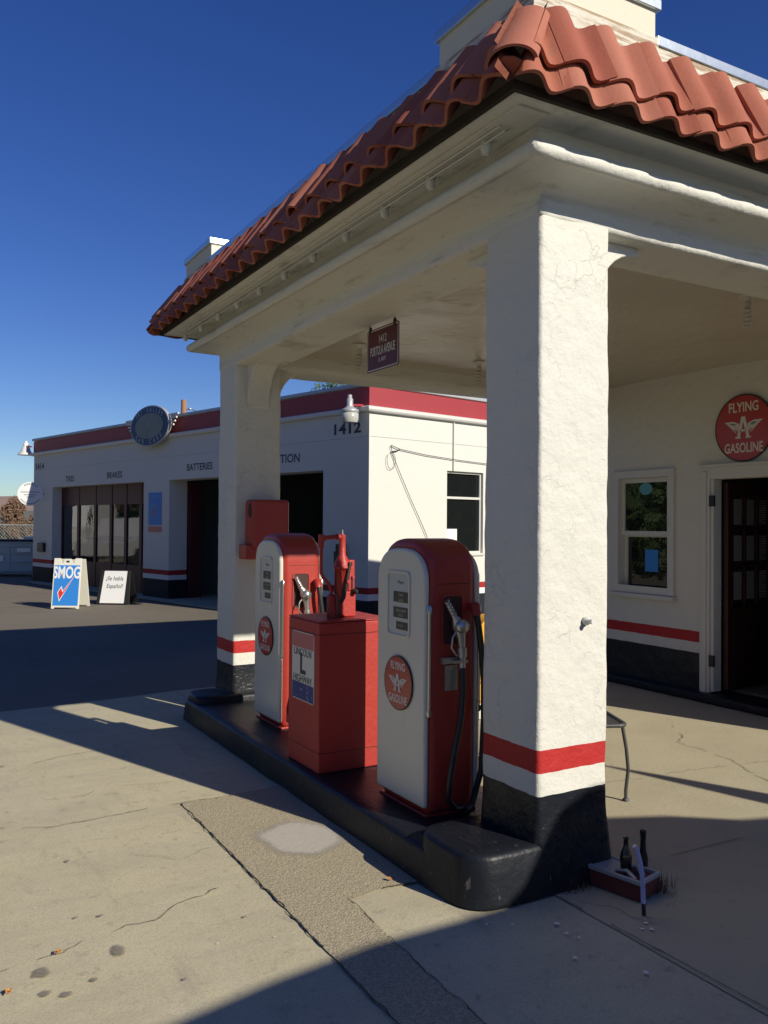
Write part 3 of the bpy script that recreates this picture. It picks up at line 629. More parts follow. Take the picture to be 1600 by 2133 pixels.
for a,b,c_,d in((-.05,.0,.535,.55),(.0,.055,.535,.55),(-.055,-.02,.652,.665)): pass
mb.build('sign_lettering',M['navy'] if 0 else M['ink'],pl)
for z in(.115,.80): mb=MB(); mb.box(-.242,.242,-.222,.22,z,z+.003); mb.build('seam',M['door_red'],bpy.data.objects['oil_cabinet'])
t=thing('hand_pump','red cast hand crank oil pump with a bent side pipe, mounted on the oil cabinet','hand pump',(2.38,4.66,1.032))
mb=MB(); mb.lathe([(.028,0),(.028,.125),(.02,.135)],(-.08,-.0,0),16); mb.build('foot',M['redbox'],t,bevel=.002)
mb=MB(); mb.box(-.038,.066,-.045,.045,0,.155); mb.box(.022,.066,-.03,.03,.155,.345); mb.build('base',M['redbox'],t,bevel=.008)
mb=MB(); mb.lathe([(.044,.13),(.044,.29),(.056,.292),(.056,.304),(.049,.31),(.047,.33),(.023,.375),(.019,.47),(.02,.475),(.02,.50)],(-.008,0,0),20)
for k in range(6):
    a=k*math.pi/3; mb.tube([(-.008+.048*math.cos(a),.048*math.sin(a),.14),(-.008+.048*math.cos(a),.048*math.sin(a),.29)],.004,6)
mb.build('cylinder',M['redbox'],t)
mb=MB(); mb.tube([(-.008,0,.485),(-.06,0,.485),(-.15,-.01,.478)],.014,12); mb.tube([(-.05,0,.485),(-.03,0,.485)],.019,12); mb.tube([(-.135,-.008,.479),(-.165,-.011,.476)],.021,12); mb.tube([(-.155,-.01,.50),(-.155,-.01,.42)],.018,12); mb.build('spout',M['redbox'],t)
mb=MB(); mb.tube([(-.155,-.01,.43),(-.155,-.01,.27),(-.14,-.01,.24),(-.10,-.006,.20),(-.083,0,.17),(-.08,0,.12)],.011,12); mb.build('side_pipe',M['redbox'],t)
mb=MB(); mb.tube([(.02,-.05,.33),(-.005,-.058,.22),(-.025,-.06,.12),(-.045,-.055,.085)],.011,8); mb.build('crank_arm',M['black'],t)
mb=MB(); mb.lathe([(.004,-.03),(.016,-.02),(.018,0),(.010,.02),(.004,.03)],(.05,-.055,.155),14,axis='Y'); mb.tube([(.045,-.03,.155),(.045,-.03,.235)],.006,8); mb.build('crank_handle',M['rubber'],t)
mb=MB()
for p_ in((.044,-.035,.325),(.05,-.035,.24),(-.002,-.07,.215)): mb=MB(); mb.lathe([(.010,-.006),(.010,.004),(.004,.006)],p_,8,axis='Y'); mb.build('bolt',M['redbox'],t)
mb=MB(); mb.box(.0,.04,-.0425,-.0405,.075,.1); mb.build('name_plate',M['sign_white'],t)
mb=MB(); mb.lathe([(.006,0),(.006,.03)],(-.008,0,.498),8); mb.build('cap',M['alu'],t)

# red box on far pillar
t=thing('wall_box','dark red steel box hung on the far pillar above the far pump','box',(2.66,6.60,1.36))
mb=MB(); mb.box(-.15,.17,-.08,.13,.02,.43); mb.build('case',M['red'],t,bevel=.03,seg=3)
mb=MB(); mb.box(-.20,.0,-.05,.12,-.06,.06); mb.build('bracket',M['red'],t,bevel=.01)
mb=MB(); mb.prism(ell(.035,.06,20,0,.34),0,.002,(Vector((-.151,.0,0)),Vector((0,-1,0)),Vector((0,0,1)),Vector((-1,0,0)))); mb.build('port',M['black'],t)

# address sign hanging from the beam
t=thing('hanging_sign','maroon street style sign hanging under the left canopy beam','sign',(2.815,4.96,2.915))
fr=(Vector((0,0,-.135)),Vector((0,-1,0)),Vector((0,0,1)),Vector((-1,0,0)))
mb=MB(); mb.prism(rrect(-.215,.215,-.145,.145,.022),-.003,.001,fr,0); pl=mb.build('plate',M['maroon'],t)
mb=MB(); o_=rrect(-.207,.207,-.137,.137,.018); i_=rrect(-.201,.201,-.131,.131,.014); k=len(o_)
mb.add([fr[0]+fr[1]*a+fr[2]*b+fr[3]*.0016 for a,b in o_]+[fr[0]+fr[1]*a+fr[2]*b+fr[3]*.0016 for a,b in i_],[(q,(q+1)%k,k+(q+1)%k,k+q) for q in range(k)]); mb.build('border',M['faded_red'] if 0 else M['sign_white'],pl)
mb=MB(); text_into(mb,'1412',.075,shift(fr,0,.062,0),.75,.004,.002); text_into(mb,'PORTOLA AVENUE',.085,shift(fr,0,-.012,0),.46,.014,.002); text_into(mb,'EL. 488 FT',.038,shift(fr,0,-.075,0),.62,.004,.002); mb.build('sign_lettering',M['sign_white'],pl)
mb=MB()
for a in(-.16,.17): mb.tube([(0,a,-.005),(0,a,.05)],.004,6); mb.box(-.006,.006,a-.012,a+.012,-.012,.03)
mb.build('hanger',M['black'],t)
# cfl bulbs
for i,(x,y,l) in enumerate([(3.22,6.06,'spiral ceiling bulb left of the maroon hanging sign'),(4.47,6.14,'spiral ceiling bulb just left of the near pillar'),(4.59,3.48,'spiral ceiling bulb right of the near pillar')]):
    t=thing('ceiling_bulb',l,'light bulb',(x,y,3.04),0,'spiral bulbs on the canopy ceiling')
    mb=MB(); mb.lathe([(.055,.0),(.05,-.006),(.022,-.012),(.022,-.035)],(0,0,0),18); mb.build('holder',M['stucco_plain'],t)
    mb=MB(); mb.lathe([(.018,-.035),(.022,-.05),(.022,-.07),(.014,-.075)],(0,0,0),14)
    mb.tube([(.024*math.cos(a*.5),.024*math.sin(a*.5),-.075-.0022*a*1.0) for a in range(0,56)],.0055,6); mb.build('bulb',M['bulb'],t)

# ------------------------------------------------------------------ office
off=thing('station_office','white stucco station office with red stripe and black base behind the canopy','building',(6.5,5,0))
OX,OY=6.5,5
def obox(mb,x0,x1,y0,y1,z0,z1): mb.box(x0-OX,x1-OX,y0-OY,y1-OY,z0,z1)
mb=MB(); T=.10
DY0,DY1,DZ0,DZ1=4.38,5.30,.09,2.03; WY0,WY1,WZ0,WZ1=5.80,6.45,.93,2.08
obox(mb,6.5,6.5+T,2.9,DY0,0,3.5); obox(mb,6.5,6.5+T,DY0,DY1,DZ1,3.5); obox(mb,6.5,6.5+T,DY1,WY0,0,3.5)
obox(mb,6.5,6.5+T,WY0,WY1,0,WZ0); obox(mb,6.5,6.5+T,WY0,WY1,WZ1,3.5); obox(mb,6.5,6.5+T,WY1,7.16,0,3.5); obox(mb,6.5,6.5+T,DY0,DY1,0,.02)
obox(mb,6.5+T,10.5,2.9,2.9+T,0,3.5); obox(mb,6.5+T,10.5,7.16-T,7.16,0,3.5); obox(mb,10.28,10.5,2.9+T,7.16-T,0,3.5)
mb.build('wall',M['office_wall'],off)
mb=MB(); obox(mb,6.5,10.6,2.8,7.26,3.5,3.62); mb.build('roof',M['cream_wall'],off)
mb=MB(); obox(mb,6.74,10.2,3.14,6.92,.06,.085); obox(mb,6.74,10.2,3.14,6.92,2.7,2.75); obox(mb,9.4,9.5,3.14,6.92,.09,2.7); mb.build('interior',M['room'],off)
mb=MB(); obox(mb,6.36,6.74,3.6,7.1,.0,.075); mb.build('plinth',M['black_gloss'],off,bevel=.015)
# door casing, threshold, open door
mb=MB(); 
obox(mb,6.462,6.5,DY1,DY1+.11,.075,2.03+.11); obox(mb,6.462,6.5,DY0-.11,DY1,2.03,2.14); obox(mb,6.462,6.5,DY0-.11,DY0,.075,2.03); obox(mb,6.452,6.5,DY0-.13,DY1+.13,2.14,2.165)
obox(mb,6.476,6.585,DY1-.035,DY1-.002,.09,2.03); obox(mb,6.45,6.462,DY1+.03,DY1+.08,.075,2.1); mb.build('door_frame',M['frame_white'],off,bevel=.004)
dr=MB(); Mr=Matrix.Translation(Vector((6.605-OX,DY1-.04-OY,0)))@Matrix.Rotation(R(9),4,'Z')
def dbox(a,b,c_,d,e,f_): dr.box(a,b,c_,d,e,f_,0,Mr)
dbox(0,.1,-.045,0,.1,2.0); dbox(.78,.88,-.045,0,.1,2.0); dbox(.1,.78,-.045,0,1.9,2.0); dbox(.1,.78,-.045,0,.1,.85); dbox(.1,.78,-.04,-.005,1.22,1.26); dbox(.1,.78,-.04,-.005,1.56,1.6)
for x in(.31,.54): dbox(x,x+.03,-.04,-.005,.85,1.9)
dro=dr.build('door',M['door_red'],off,bevel=.004)
for x0 in(.14,.37,.60):
    for z0,z1 in((.92,1.2),(1.28,1.54),(1.62,1.88)):
        lv=MB()
        for k in range(int((z1-z0)/.022)): lv.box(x0,x0+.14,-.024,-.02,z0+k*.022,z0+k*.022+.01,0,Mr)
        lv.build('shutter_slats',M['frame_white'],dro)
mb=MB(); mb.box(.24,.62,-.2,.22,.088,.094); mb.build('doormat',M['room'],off)
for z in(.32,1.78): mb=MB(); obox(mb,6.455,6.475,DY1-.055,DY1-.0,z,z+.1); mb.build('hinge',M['black'],off)
# window
mb=MB()
def fr_yz(y0,y1,z0,z1,w,x0,x1): obox(mb,x0,x1,y0,y0+w,z0,z1); obox(mb,x0,x1,y1-w,y1,z0,z1); obox(mb,x0,x1,y0+w,y1-w,z0,z0+w); obox(mb,x0,x1,y0+w,y1-w,z1-w,z1)
fr_yz(WY0-.075,WY1+.075,WZ0-.01,WZ1+.075,.075,6.47,6.5); obox(mb,6.44,6.5,WY0-.09,WY1+.09,WZ0-.055,WZ0-.012)
wn=mb.build('window',M['frame_white'],off,bevel=.004)
mb=MB(); fr_yz(WY0+.002,WY1-.002,1.50,WZ1-.002,.045,6.52,6.55); mb.build('upper_sash',M['frame_white'],wn)
mb=MB(); fr_yz(WY0+.002,WY1-.002,WZ0+.002,1.535,.05,6.56,6.59); mb.build('lower_sash',M['frame_white'],wn)
mb=MB(); obox(mb,6.533,6.537,WY0+.04,WY1-.04,1.54,WZ1-.04); mb.build('pane',M['glass'],wn)
mb=MB(); obox(mb,6.573,6.577,WY0+.045,WY1-.045,WZ0+.045,1.49); mb.build('pane',M['glass'],wn)
mb=MB(); obox(mb,6.568,6.570,6.0,6.17,1.14,1.36); obox(mb,6.567,6.5675,6.015,6.155,1.2,1.3); mb.build('notice',[M['sblue']],wn)
mb=MB(); mb.prism(ell(.085,.06,24,6.13-OY,1.97),0,.002,(Vector((6.531-OX,0,0)),Vector((0,1,0)),Vector((0,0,1)),Vector((1,0,0)))); mb.build('sticker',mat('sticker_cyan',(.10,.32,.36),.5),wn)
# round enamel sign on office wall
t=thing('round_wall_sign','large round red gasoline sign with white winged letter on the office wall','sign',(6.475,4.95,2.47))
badge(t,(Vector((0,0,0)),Vector((0,-1,0)),Vector((0,0,1)),Vector((-1,0,0))),.30,'disc')

# ------------------------------------------------------------------ patio chair, yellow cabinet, added shadow-casting umbrella
t=thing('patio_chair','dark wrought iron patio chair partly hidden behind the near pillar','chair',(3.585,3.90,0),R(-24))
mb=MB(); n=12
mb.prism(rrect(-.22,.22,-.21,.21,.05),.43,.438,(Vector((0,0,0)),Vector((1,0,0)),Vector((0,1,0)),Vector((0,0,1))))
mb.build('seat_mesh',M['wrought'],t)
mb=MB(); pr=rrect(-.225,.225,-.215,.215,.05); mb.tube([(a,b,.437) for a,b in pr]+[(pr[0][0],pr[0][1],.437)],.013,8); mb.build('seat_frame',M['wrought'],t)
for sx in(-1,1):
    for sy_ in(-1,1):
        mb=MB(); mb.tube([(sx*.205,sy_*.195,.43),(sx*.225,sy_*.205,.3),(sx*.235,sy_*.21,.18),(sx*.225,sy_*.20,.06),(sx*.225,sy_*.20,.01)],.011,8); mb.lathe([(.02,0),(.02,.006),(.012,.014)],(sx*.225,sy_*.20,0),12); mb.build('leg',M['wrought'],t)
mb=MB(); mb.tube([(-.21,.20,.43),(-.23,.25,.65),(-.2,.28,.86),(0,.29,.9),(.2,.28,.86),(.23,.25,.65),(.21,.20,.43)],.011,8)
for k in range(-2,3): mb.tube([(k*.07,.2,.43),(k*.07,.26,.65),(k*.07,.29,.88)],.006,6)
mb.build('backrest',M['wrought'],t)
t=thing('yellow_cabinet','bright yellow round topped cabinet with white foot glimpsed between near pump and pillar','cabinet',(4.335,5.80,0))
mb=MB(); mb.prism([(-.16,.13),(.16,.13),(.16,.72)]+[(.16*math.cos(R(a)),.72+.12*math.sin(R(a))) for a in range(15,180,15)]+[(-.16,.72)],-.1,.1,frame((0,0,0),(1,0,0),(0,0,1))); mb.build('shell',M['yellow'],t,bevel=.01)
mb=MB(); mb.box(-.17,.17,-.11,.11,.0,.13); mb.build('foot',M['white_plastic'],t,bevel=.008)
mb=MB()
for z in(.30,.42,.60): mb.tube([(-.165,-.105,z),(0,-.112,z),(.165,-.105,z)],.004,6)
mb.build('hoop',M['black'],t)
t=thing('shadow_caster_umbrella','added closed umbrella outside the frame, shaped to cast the pointed floor shadow','umbrella',(5.80,-.35,0))  # unseen umbrella added, tapered to throw the pointed shadow on the floor
mb=MB(); mb.lathe([(.18,.9),(.24,1.0),(.22,1.3),(.16,1.75),(.09,2.25),(.03,2.62),(.006,2.78)],(0,0,0),14); mb.build('canvas',M['umbrella'],t)
mb=MB(); mb.lathe([(.02,.05),(.02,1.0)],(0,0,0),10); mb.lathe([(.24,0),(.24,.05),(.04,.09)],(0,0,0),20); mb.build('pole',M['wrought'],t)

# ------------------------------------------------------------------ junction box group at the pillar foot
t=thing('valve_box','small brick red ground box with a pale metal rim at the pillar foot','utility box',(2.81,2.76,0),R(-77))
mb=MB(); mb.box(-.13,.13,-.08,.08,0,.07); mb.build('box',M['brick'],t,bevel=.004)
mb=MB(); mb.box(-.135,.135,-.085,-.07,.07,.088); mb.box(-.135,.135,.07,.085,.07,.088); mb.box(-.135,-.12,-.07,.07,.07,.088); mb.box(.12,.135,-.07,.07,.07,.088); mb.box(-.12,-.01,-.07,.07,.074,.084); mb.build('rim',M['lamp_grey'],t,bevel=.002)
mb=MB(); mb.tube([(.0,.02,.08),(.05,.03,.10),(.1,.0,.08)],.012,8); mb.tube([(-.02,-.03,.08),(.04,-.035,.095),(.09,-.05,.075)],.01,8); mb.build('pipe',M['lamp_grey'],t)
mb=MB(); mb.lathe([(.012,0),(.024,.002),(.026,.055),(.022,.075),(.011,.105),(.0095,.135),(.012,.137),(.012,.145),(.006,.146)],(0,0,0),18)
tag(mb.build('glass_bottle',M['bottle'],loc=(2.80,2.735,.088)),'small dark glass bottle standing upright in the valve box','bottle')
mb=MB(); mb.lathe([(.02,0),(.022,.1),(.013,.14),(.0125,.2),(.014,.2),(.014,.22)],(0,0,0),14)
tag(mb.build('glass_bottle',M['bottle'],loc=(2.91,2.74,.02)),'taller dark bottle neck standing behind the pale tube','bottle')
t=thing('marker_tube','pale lilac plastic tube with black foot leaning upright before the valve box','tube',(2.69,2.53,0))
mb=MB(); mb.tube([(.0,0,.045),(.006,.01,.13),(.004,.02,.2),(-.006,.03,.255),(-.016,.035,.272)],.0095,10); mb.build('tube',M['lilac'],t)
mb=MB(); mb.tube([(.0,-.003,.0),(.0,0,.048)],.0085,10); mb.build('foot',M['black'],t)
g=MB(); rg=random.Random(5)
for k in range(260):
    x=2.93+rg.gauss(0,.03); y=2.70+rg.gauss(0,.05); h=rg.uniform(.02,.09); a=rg.uniform(0,6.28); d=Vector((math.cos(a),math.sin(a),0)); b=Vector((x,y,0))
    g.add([b-d*.002,b+d*.002,b+Vector((d.y*.02,-d.x*.02,h))],[(0,1,2)])
for k in range(160):
    x=2.66+rg.uniform(-.12,.14); y=2.865+rg.gauss(0,.015); h=rg.uniform(.005,.03); a=rg.uniform(0,6.28); d=Vector((math.cos(a),math.sin(a),0)); b=Vector((x,y-.02,0)); g.add([b-d*.003,b+d*.003,b+Vector((d.y*.01,-d.x*.01,h))],[(0,1,2)])
tag(g.build('dry_weeds',M['leaf_brown']),kind='stuff',label='dry brown weeds along the foot of the near pillar and box',cat='weeds')

# ------------------------------------------------------------------ garage
GC=Vector((6.344,11.578,0)); ga=R(13.75)
U=Vector((-math.sin(ga),math.cos(ga),0)); N=Vector((-math.cos(ga),-math.sin(ga),0)); V=Vector((.9801,.1985,0)); NV=Vector((.1985,-.9801,0))
gar=thing('car_care_garage','long low white garage with red parapet band and two bays, behind the pumps','building',tuple(GC))
def G(s,n,z): return U*s+N*n+Vector((0,0,z))
def gbox(mb,s0,s1,n0,n1,z0,z1,mi=0):
    vs=[G(s,n,z) for z in(z0,z1) for n in(n0,n1) for s in(s0,s1)]
    mb.add(vs,[(0,2,3,1),(4,5,7,6),(0,1,5,4),(2,6,7,3),(0,4,6,2),(1,3,7,5)],mi)
def sbox(mb,s0,s1,n0,n1,z0,z1,mi=0,off=0):
    vs=[V*s+NV*n+Vector((0,0,z)) for z in(z0,z1) for n in(n0,n1) for s in(s0,s1)]
    mb.add(vs,[(0,2,3,1),(4,5,7,6),(0,1,5,4),(2,6,7,3),(0,4,6,2),(1,3,7,5)],mi)
LS=13.3; BT=2.47; TH=.42
mb=MB()
gbox(mb,0,1.11,-TH,0,0,3.7); gbox(mb,1.11,6.11,-TH,0,BT,3.7); gbox(mb,6.11,7.20,-TH,0,0,3.7); gbox(mb,7.20,12.06,-TH,0,BT,3.7); gbox(mb,12.06,LS,-TH,0,0,3.7)
sbox(mb,0,1.72,-.3,0,0,3.7); sbox(mb,1.72,2.62,-.3,0,0,1.1); sbox(mb,1.72,2.62,-.3,0,2.5,3.7); sbox(mb,2.62,11,-.3,0,0,3.7)
gbox(mb,LS-.3,LS,-10,-TH,0,3.7); gbox(mb,0.4,LS,-10.3,-10,0,3.7)
mb.build('wall',M['garage_wall'],gar)
mb=MB(); gbox(mb,.6,LS-.35,-10,-TH-.01,3.3,3.4); mb.build('roof',M['lamp_grey'],gar)
mb=MB(); gbox(mb,.0,LS,.0,.012,3.42,3.73); sbox(mb,-.012,11,.0,.012,3.42,3.75); gbox(mb,LS,LS+.012,-6,.012,3.42,3.7); mb.build('red_band',M['trim_red'],gar)
def gprism(name,m,prof):   # moulding along front and side with mitre
    mb=MB(); vs=[]
    for o,z in prof:
        # mitre corner: intersection of offset lines
        # front line: p=N*o+U*s ; side: p=NV*o+V*s
        A=Matrix(((U.x,-V.x),(U.y,-V.y))); rhs=Vector((NV.x*o-N.x*o,NV.y*o-N.y*o)); sol=A.inverted()@rhs
        c=U*sol[0]+N*o
        vs+=[U*(LS+o)+N*o+Vector((0,0,z)),Vector((c.x,c.y,z)),V*11+NV*o+Vector((0,0,z))]
    k=len(prof)
    mb.add(vs,[(3*i,3*i+1,3*((i+1)%k)+1,3*((i+1)%k)) for i in range(k)]+[(3*i+1,3*i+2,3*((i+1)%k)+2,3*((i+1)%k)+1) for i in range(k)]+[[3*i for i in range(k)]])
    return mb.build(name,m,gar)
gprism('moulding',M['white_trim'],[(.001,3.33),(.07,3.345),(.085,3.37),(.085,3.41),(.03,3.43),(.001,3.43)])
gprism('coping',M['lamp_grey'],[(-.02,3.74),(.03,3.74),(.045,3.75),(.04,3.80),(-.25,3.82),(-.25,3.74)])
mb=MB(); gbox(mb,0.02,LS,.0,.003,2.955,2.963); sbox(mb,0.02,11,.0,.003,2.955,2.963); mb.build('seam',M['lamp_grey'],gar)
mb=MB(); gbox(mb,.6,LS-.35,-9.98,.3,-.005,.012); mb.build('floor',M['concrete'],gar)
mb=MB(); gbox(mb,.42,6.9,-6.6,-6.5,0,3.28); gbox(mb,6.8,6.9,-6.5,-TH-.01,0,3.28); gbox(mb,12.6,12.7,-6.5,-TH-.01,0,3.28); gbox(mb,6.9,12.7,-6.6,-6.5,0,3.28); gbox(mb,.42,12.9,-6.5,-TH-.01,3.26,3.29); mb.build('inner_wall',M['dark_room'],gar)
# folding glazed doors of the left bay
fd=MB()
ed=[7.20,7.80,8.52,9.26,10.10,11.05,12.06]
for a,b in zip(ed[:-1],ed[1:]):
    gbox(fd,a,a+.06,-.30,-.24,.0,2.47); gbox(fd,b-.06,b,-.30,-.24,.0,2.47); gbox(fd,a+.06,b-.06,-.29,-.25,2.0,2.47); gbox(fd,a+.06,b-.06,-.29,-.25,.0,.62)
dd_=fd.build('folding_door',M['panel_red'],gar,bevel=.004)
for a,b in zip(ed[:-1],ed[1:]):
    mb=MB(); gbox(mb,a+.06,b-.06,-.272,-.268,.62,2.0); mb.build('pane',M['glass'],dd_)
# stacked door of the open bay
mb=MB()
for k in range(2): gbox(mb,6.11-.04*(k+1)+.008,6.11-.04*k,-.74,-TH-.02-.02*k,0,2.45)
mb.build('folded_door',M['panel_red'],gar,bevel=.004)
# side window
mb=MB()
def sfr(s0,s1,z0,z1,w,n0,n1): sbox(mb,s0,s0+w,n0,n1,z0,z1); sbox(mb,s1-w,s1,n0,n1,z0,z1); sbox(mb,s0+w,s1-w,n0,n1,z0,z0+w); sbox(mb,s0+w,s1-w,n0,n1,z1-w,z1)
sfr(1.72,2.62,1.1,2.5,.035,-.12,-.05); sbox(mb,1.755,2.585,-.12,-.05,2.03,2.07); sbox(mb,1.70,2.64,-.05,.03,1.06,1.098)
wn=mb.build('window',M['frame_white'],gar)
mb=MB(); sbox(mb,1.75,2.59,-.09,-.085,1.13,2.47); mb.build('pane',M['glass'],wn)
mb=MB(); sbox(mb,1.80,2.05,-.083,-.080,1.28,1.52); mb.build('notice',M['paper'],wn)
# lettering
gfr=lambda s,z,n=0:(G(s,n,z),-U,Vector((0,0,1)),N)
def glet(txt,s0,s1,z0,z1,name='wall_lettering',bold=.014,m=None):
    mb=MB(); h=(z1-z0)/.72
    fr=gfr((s0+s1)/2,(z0+z1)/2)
    text_into(mb,txt,h,fr,1,bold,.003)
    xs=[(Vector(v)-fr[0]).dot(fr[1]) for v in mb.v]; wd=max(xs)-min(xs); mid=(max(xs)+min(xs))/2; k=(s1-s0)/wd
    mb.v=[tuple(Vector(v)+fr[1]*((((Vector(v)-fr[0]).dot(fr[1])-mid)*k)-((Vector(v)-fr[0]).dot(fr[1])))) for v in mb.v]
    return mb.build(name,m or M['ink'],gar)
glet('TIRES',10.75,11.26,2.58,2.72); glet('BRAKES',8.21,8.96,2.59,2.73); glet('BATTERIES',4.47,5.41,2.62,2.76); glet('INSPECTION',1.74,3.02,2.63,2.78)
glet('1414',12.62,13.16,2.95,3.12,'house_number',.03); glet('1412',.19,.84,3.02,3.19,'house_number',.03)
mb=MB(); gbox(mb,.5,.74,0,.08,.95,1.15); gbox(mb,.52,.66,0,.11,1.15,1.27); mb.build('meter_box',M['black'],gar,bevel=.01)
mb=MB(); gbox(mb,12.45,12.83,0,.08,.80,1.03); mb.build('mail_box',M['black'],gar,bevel=.006)
# conduit and slack cables on the side
mb=MB(); mb.tube([V*1.86+NV*.02+Vector((0,0,z)) for z in(2.5,3.33)],.012,8); mb.build('conduit',M['white_trim'],gar)
mb=MB(); S2=lambda s,z,n=.03:V*s+NV*n+Vector((0,0,z))
mb.tube([S2(.43,2.84),S2(.62,2.79),S2(1.2,2.73),S2(1.9,2.69),S2(2.7,2.66)],.006,6); mb.tube([S2(.43,2.84),S2(.45,2.72),S2(.60,2.45),S2(.85,2.02),S2(1.05,1.7),S2(1.22,1.42),S2(1.3,1.2)],.005,6)
mb.tube([S2(.43+.09*math.sin(a),2.60+.14*math.cos(a),.035) for a in[k*.5 for k in range(12)]],.004,6); mb.tube([S2(.62,2.79),S2(.56,2.76),S2(.44,2.74)],.008,6); mb.build('cable',M['rubber'],gar)
# sign seen inside the open bay
fr=(G(4.6,-5.6,0),-U,Vector((0,0,1)),N)
t=thing('bay_sign','dark blue and red sign hanging inside the open garage bay','sign',tuple(GC))
mb=MB(); mb.prism([(-1,1.0),(.6,1.0),(.6,1.45),(-1,1.45)],0,.02,fr,0); mb.prism([(-1,1.47),(.6,1.47),(.6,2.05),(-1,2.05)],0,.02,fr,1); pl=mb.build('board',[M['navy'],M['check_red']],t)
mb=MB(); text_into(mb,'SMOG',.40,shift(fr,-.2,1.22,.0),.9,.02,.023); mb.build('sign_lettering',M['lamp_grey'],pl)
# winged oval sign on parapet
t=thing('winged_oval_sign','oval blue rimmed car care sign with silver bar wings on the garage parapet','sign',tuple(GC+G(6.68,.1,3.62)))
fr=(Vector((0,0,0)),-U,Vector((0,0,1)),N)
mb=MB(); mb.prism(ell(.82,.43,56),0,.07,fr,0); mb.prism(ell(.79,.405,56),.07,.075,fr,1); mb.prism(ell(.60,.27,48),.075,.08,fr,2)
pl=mb.build('plate',[M['lamp_grey'],mat('oval_sign_blue',(.03,.065,.16),.5),mat('oval_sign_grey',(.22,.25,.22),.5,var=[(4,.6,(.15,.18,.15))])],t)
mb=MB()
def arc_text(txt,rx,ry,a0,a1,size,flip=False):
    for i,ch in enumerate(txt):
        a=R(a0+(a1-a0)*i/(len(txt)-1)); p=(rx*math.cos(a),ry*math.sin(a)); tx,ty=-rx*math.sin(a),ry*math.cos(a)
        if not flip: tx,ty=-tx,-ty
        ang=math.atan2(ty,tx); text_into(mb,ch,size,rotfr(shift(fr,p[0],p[1]),ang),1,.015,.082)
arc_text('TRI VALLEY',.69,.335,140,38,.135); arc_text('CAR CARE',.69,.335,222,318,.14,True)
mb.build('sign_lettering',M['sign_white'] if 0 else M['lamp_grey'],pl)
mb=MB()
for sg in(-1,1):
    for k in range(4): mb.prism([(sg*a,b) for a,b in((.70,.16-.07*k),(1.12-.06*k,.16-.07*k),(1.12-.06*k,.195-.07*k),(.70,.195-.07*k))],.01,.04,fr)
mb.build('wing',M['white_trim'],t)
# poster on the pier
t=thing('pier_poster','tall pale blue poster with red check mark on the pier between the bays','poster',tuple(GC+G(6.69,.004,0)))
fr=(Vector((0,0,0)),-U,Vector((0,0,1)),N)
mb=MB(); mb.prism([(-.27,1.54),(.27,1.54),(.27,2.22),(-.27,2.22)],0,.01,fr,0); mb.prism([(-.27,1.39),(.27,1.39),(.27,1.50),(-.27,1.50)],0,.01,fr,1); mb.prism([(-.12,1.85),(-.02,1.70),(.14,1.92),(-.01,1.78),(-.07,1.88)][::-1],.01,.012,fr,1)
pl=mb.build('board',[M['sblue'],M['faded_red']],t)
mb=MB(); text_into(mb,'SMOG',.12,shift(fr,0,1.93),.9,.01,.0125); text_into(mb,'SMOG',.12,shift(fr,0,2.13),.9,.0,.0125);  mb.build('sign_lettering',mat('poster_pale',(.25,.42,.6),.6),pl)
# lamps
t=thing('security_lamp','grey security light with ribbed lens on an arm at the garage corner','lamp',tuple(GC+G(.12,.30,3.15)))
t.scale=(1.15,1.15,1.1)
mb=MB(); mb.lathe([(.10,.12),(.125,.15),(.12,.18),(.06,.21),(.045,.24),(.045,.33),(.03,.34),(.03,.38),(.02,.39)],(0,0,0),20); mb.build('housing',M['lamp_grey'],t)
mb=MB(); mb.lathe([(.105,0),(.12,.05),(.12,.12),(.11,.13)],(0,0,0),24); mb.build('lens',M['lens'],t)
mb=MB(); mb.tube([Vector((0,0,.24)),-N*.2+Vector((0,0,.26)),-N*.42+Vector((0,0,.26))],.02,8); mb.build('arm',M['trim_red'],t)
t=thing('bell_lamp','white bell shaped lamp on an arm at the far left end of the garage','lamp',tuple(GC+G(13.62,.1,3.38)))
mb=MB(); mb.lathe([(.21,0),(.20,.02),(.13,.10),(.10,.2),(.07,.22),(.07,.32),(.04,.33),(.035,.38)],(0,0,0),20); mb.build('shade',M['white_trim'],t)
mb=MB(); mb.tube([Vector((0,0,.24)),-U*.4+Vector((0,0,.2))],.02,8); mb.build('arm',M['trim_red'],t)
# round projecting sign
t=thing('round_blade_sign','round white disc sign projecting from the far left end of the garage','sign',tuple(GC+G(12.75,.30,2.31)))
fd_=Vector((-.2,-1,0)).normalized(); axr=Vector((-fd_.y,fd_.x,0)) ; axr=Vector((0,0,1)).cross(fd_)
fr=(Vector((0,0,0)),axr,Vector((0,0,1)),fd_)
mb=MB(); mb.prism(ell(.31,.31,40),-.02,.0,fr); pl=mb.build('disc',M['paper'],t)
mb=MB()
for a in list(range(50,131,9))+list(range(215,330,9)):
    q=R(a); f2=rotfr(shift(fr,.26*math.cos(q),.26*math.sin(q)),q-math.pi/2); mb.prism([(-.013,-.02),(.013,-.02),(.013,.02),(-.013,.02)],.001,.003,f2)
for k,z in enumerate((.05,-.02,-.08)):
    for j in range(-8,9):
        if abs(j)<(9,6,4)[k]: mb.prism([(j*.028-.01,z-.018),(j*.028+.01,z-.018),(j*.028+.008,z+.012),(j*.028-.006,z+.018)],.001,.003,fr)
mb.build('sign_marks',mat('sign_mark_grey',(.25,.28,.32),.6),pl)
mb=MB(); mb.tube([axr*.3,axr*.42],.012,6); mb.build('bracket',M['black'],t)

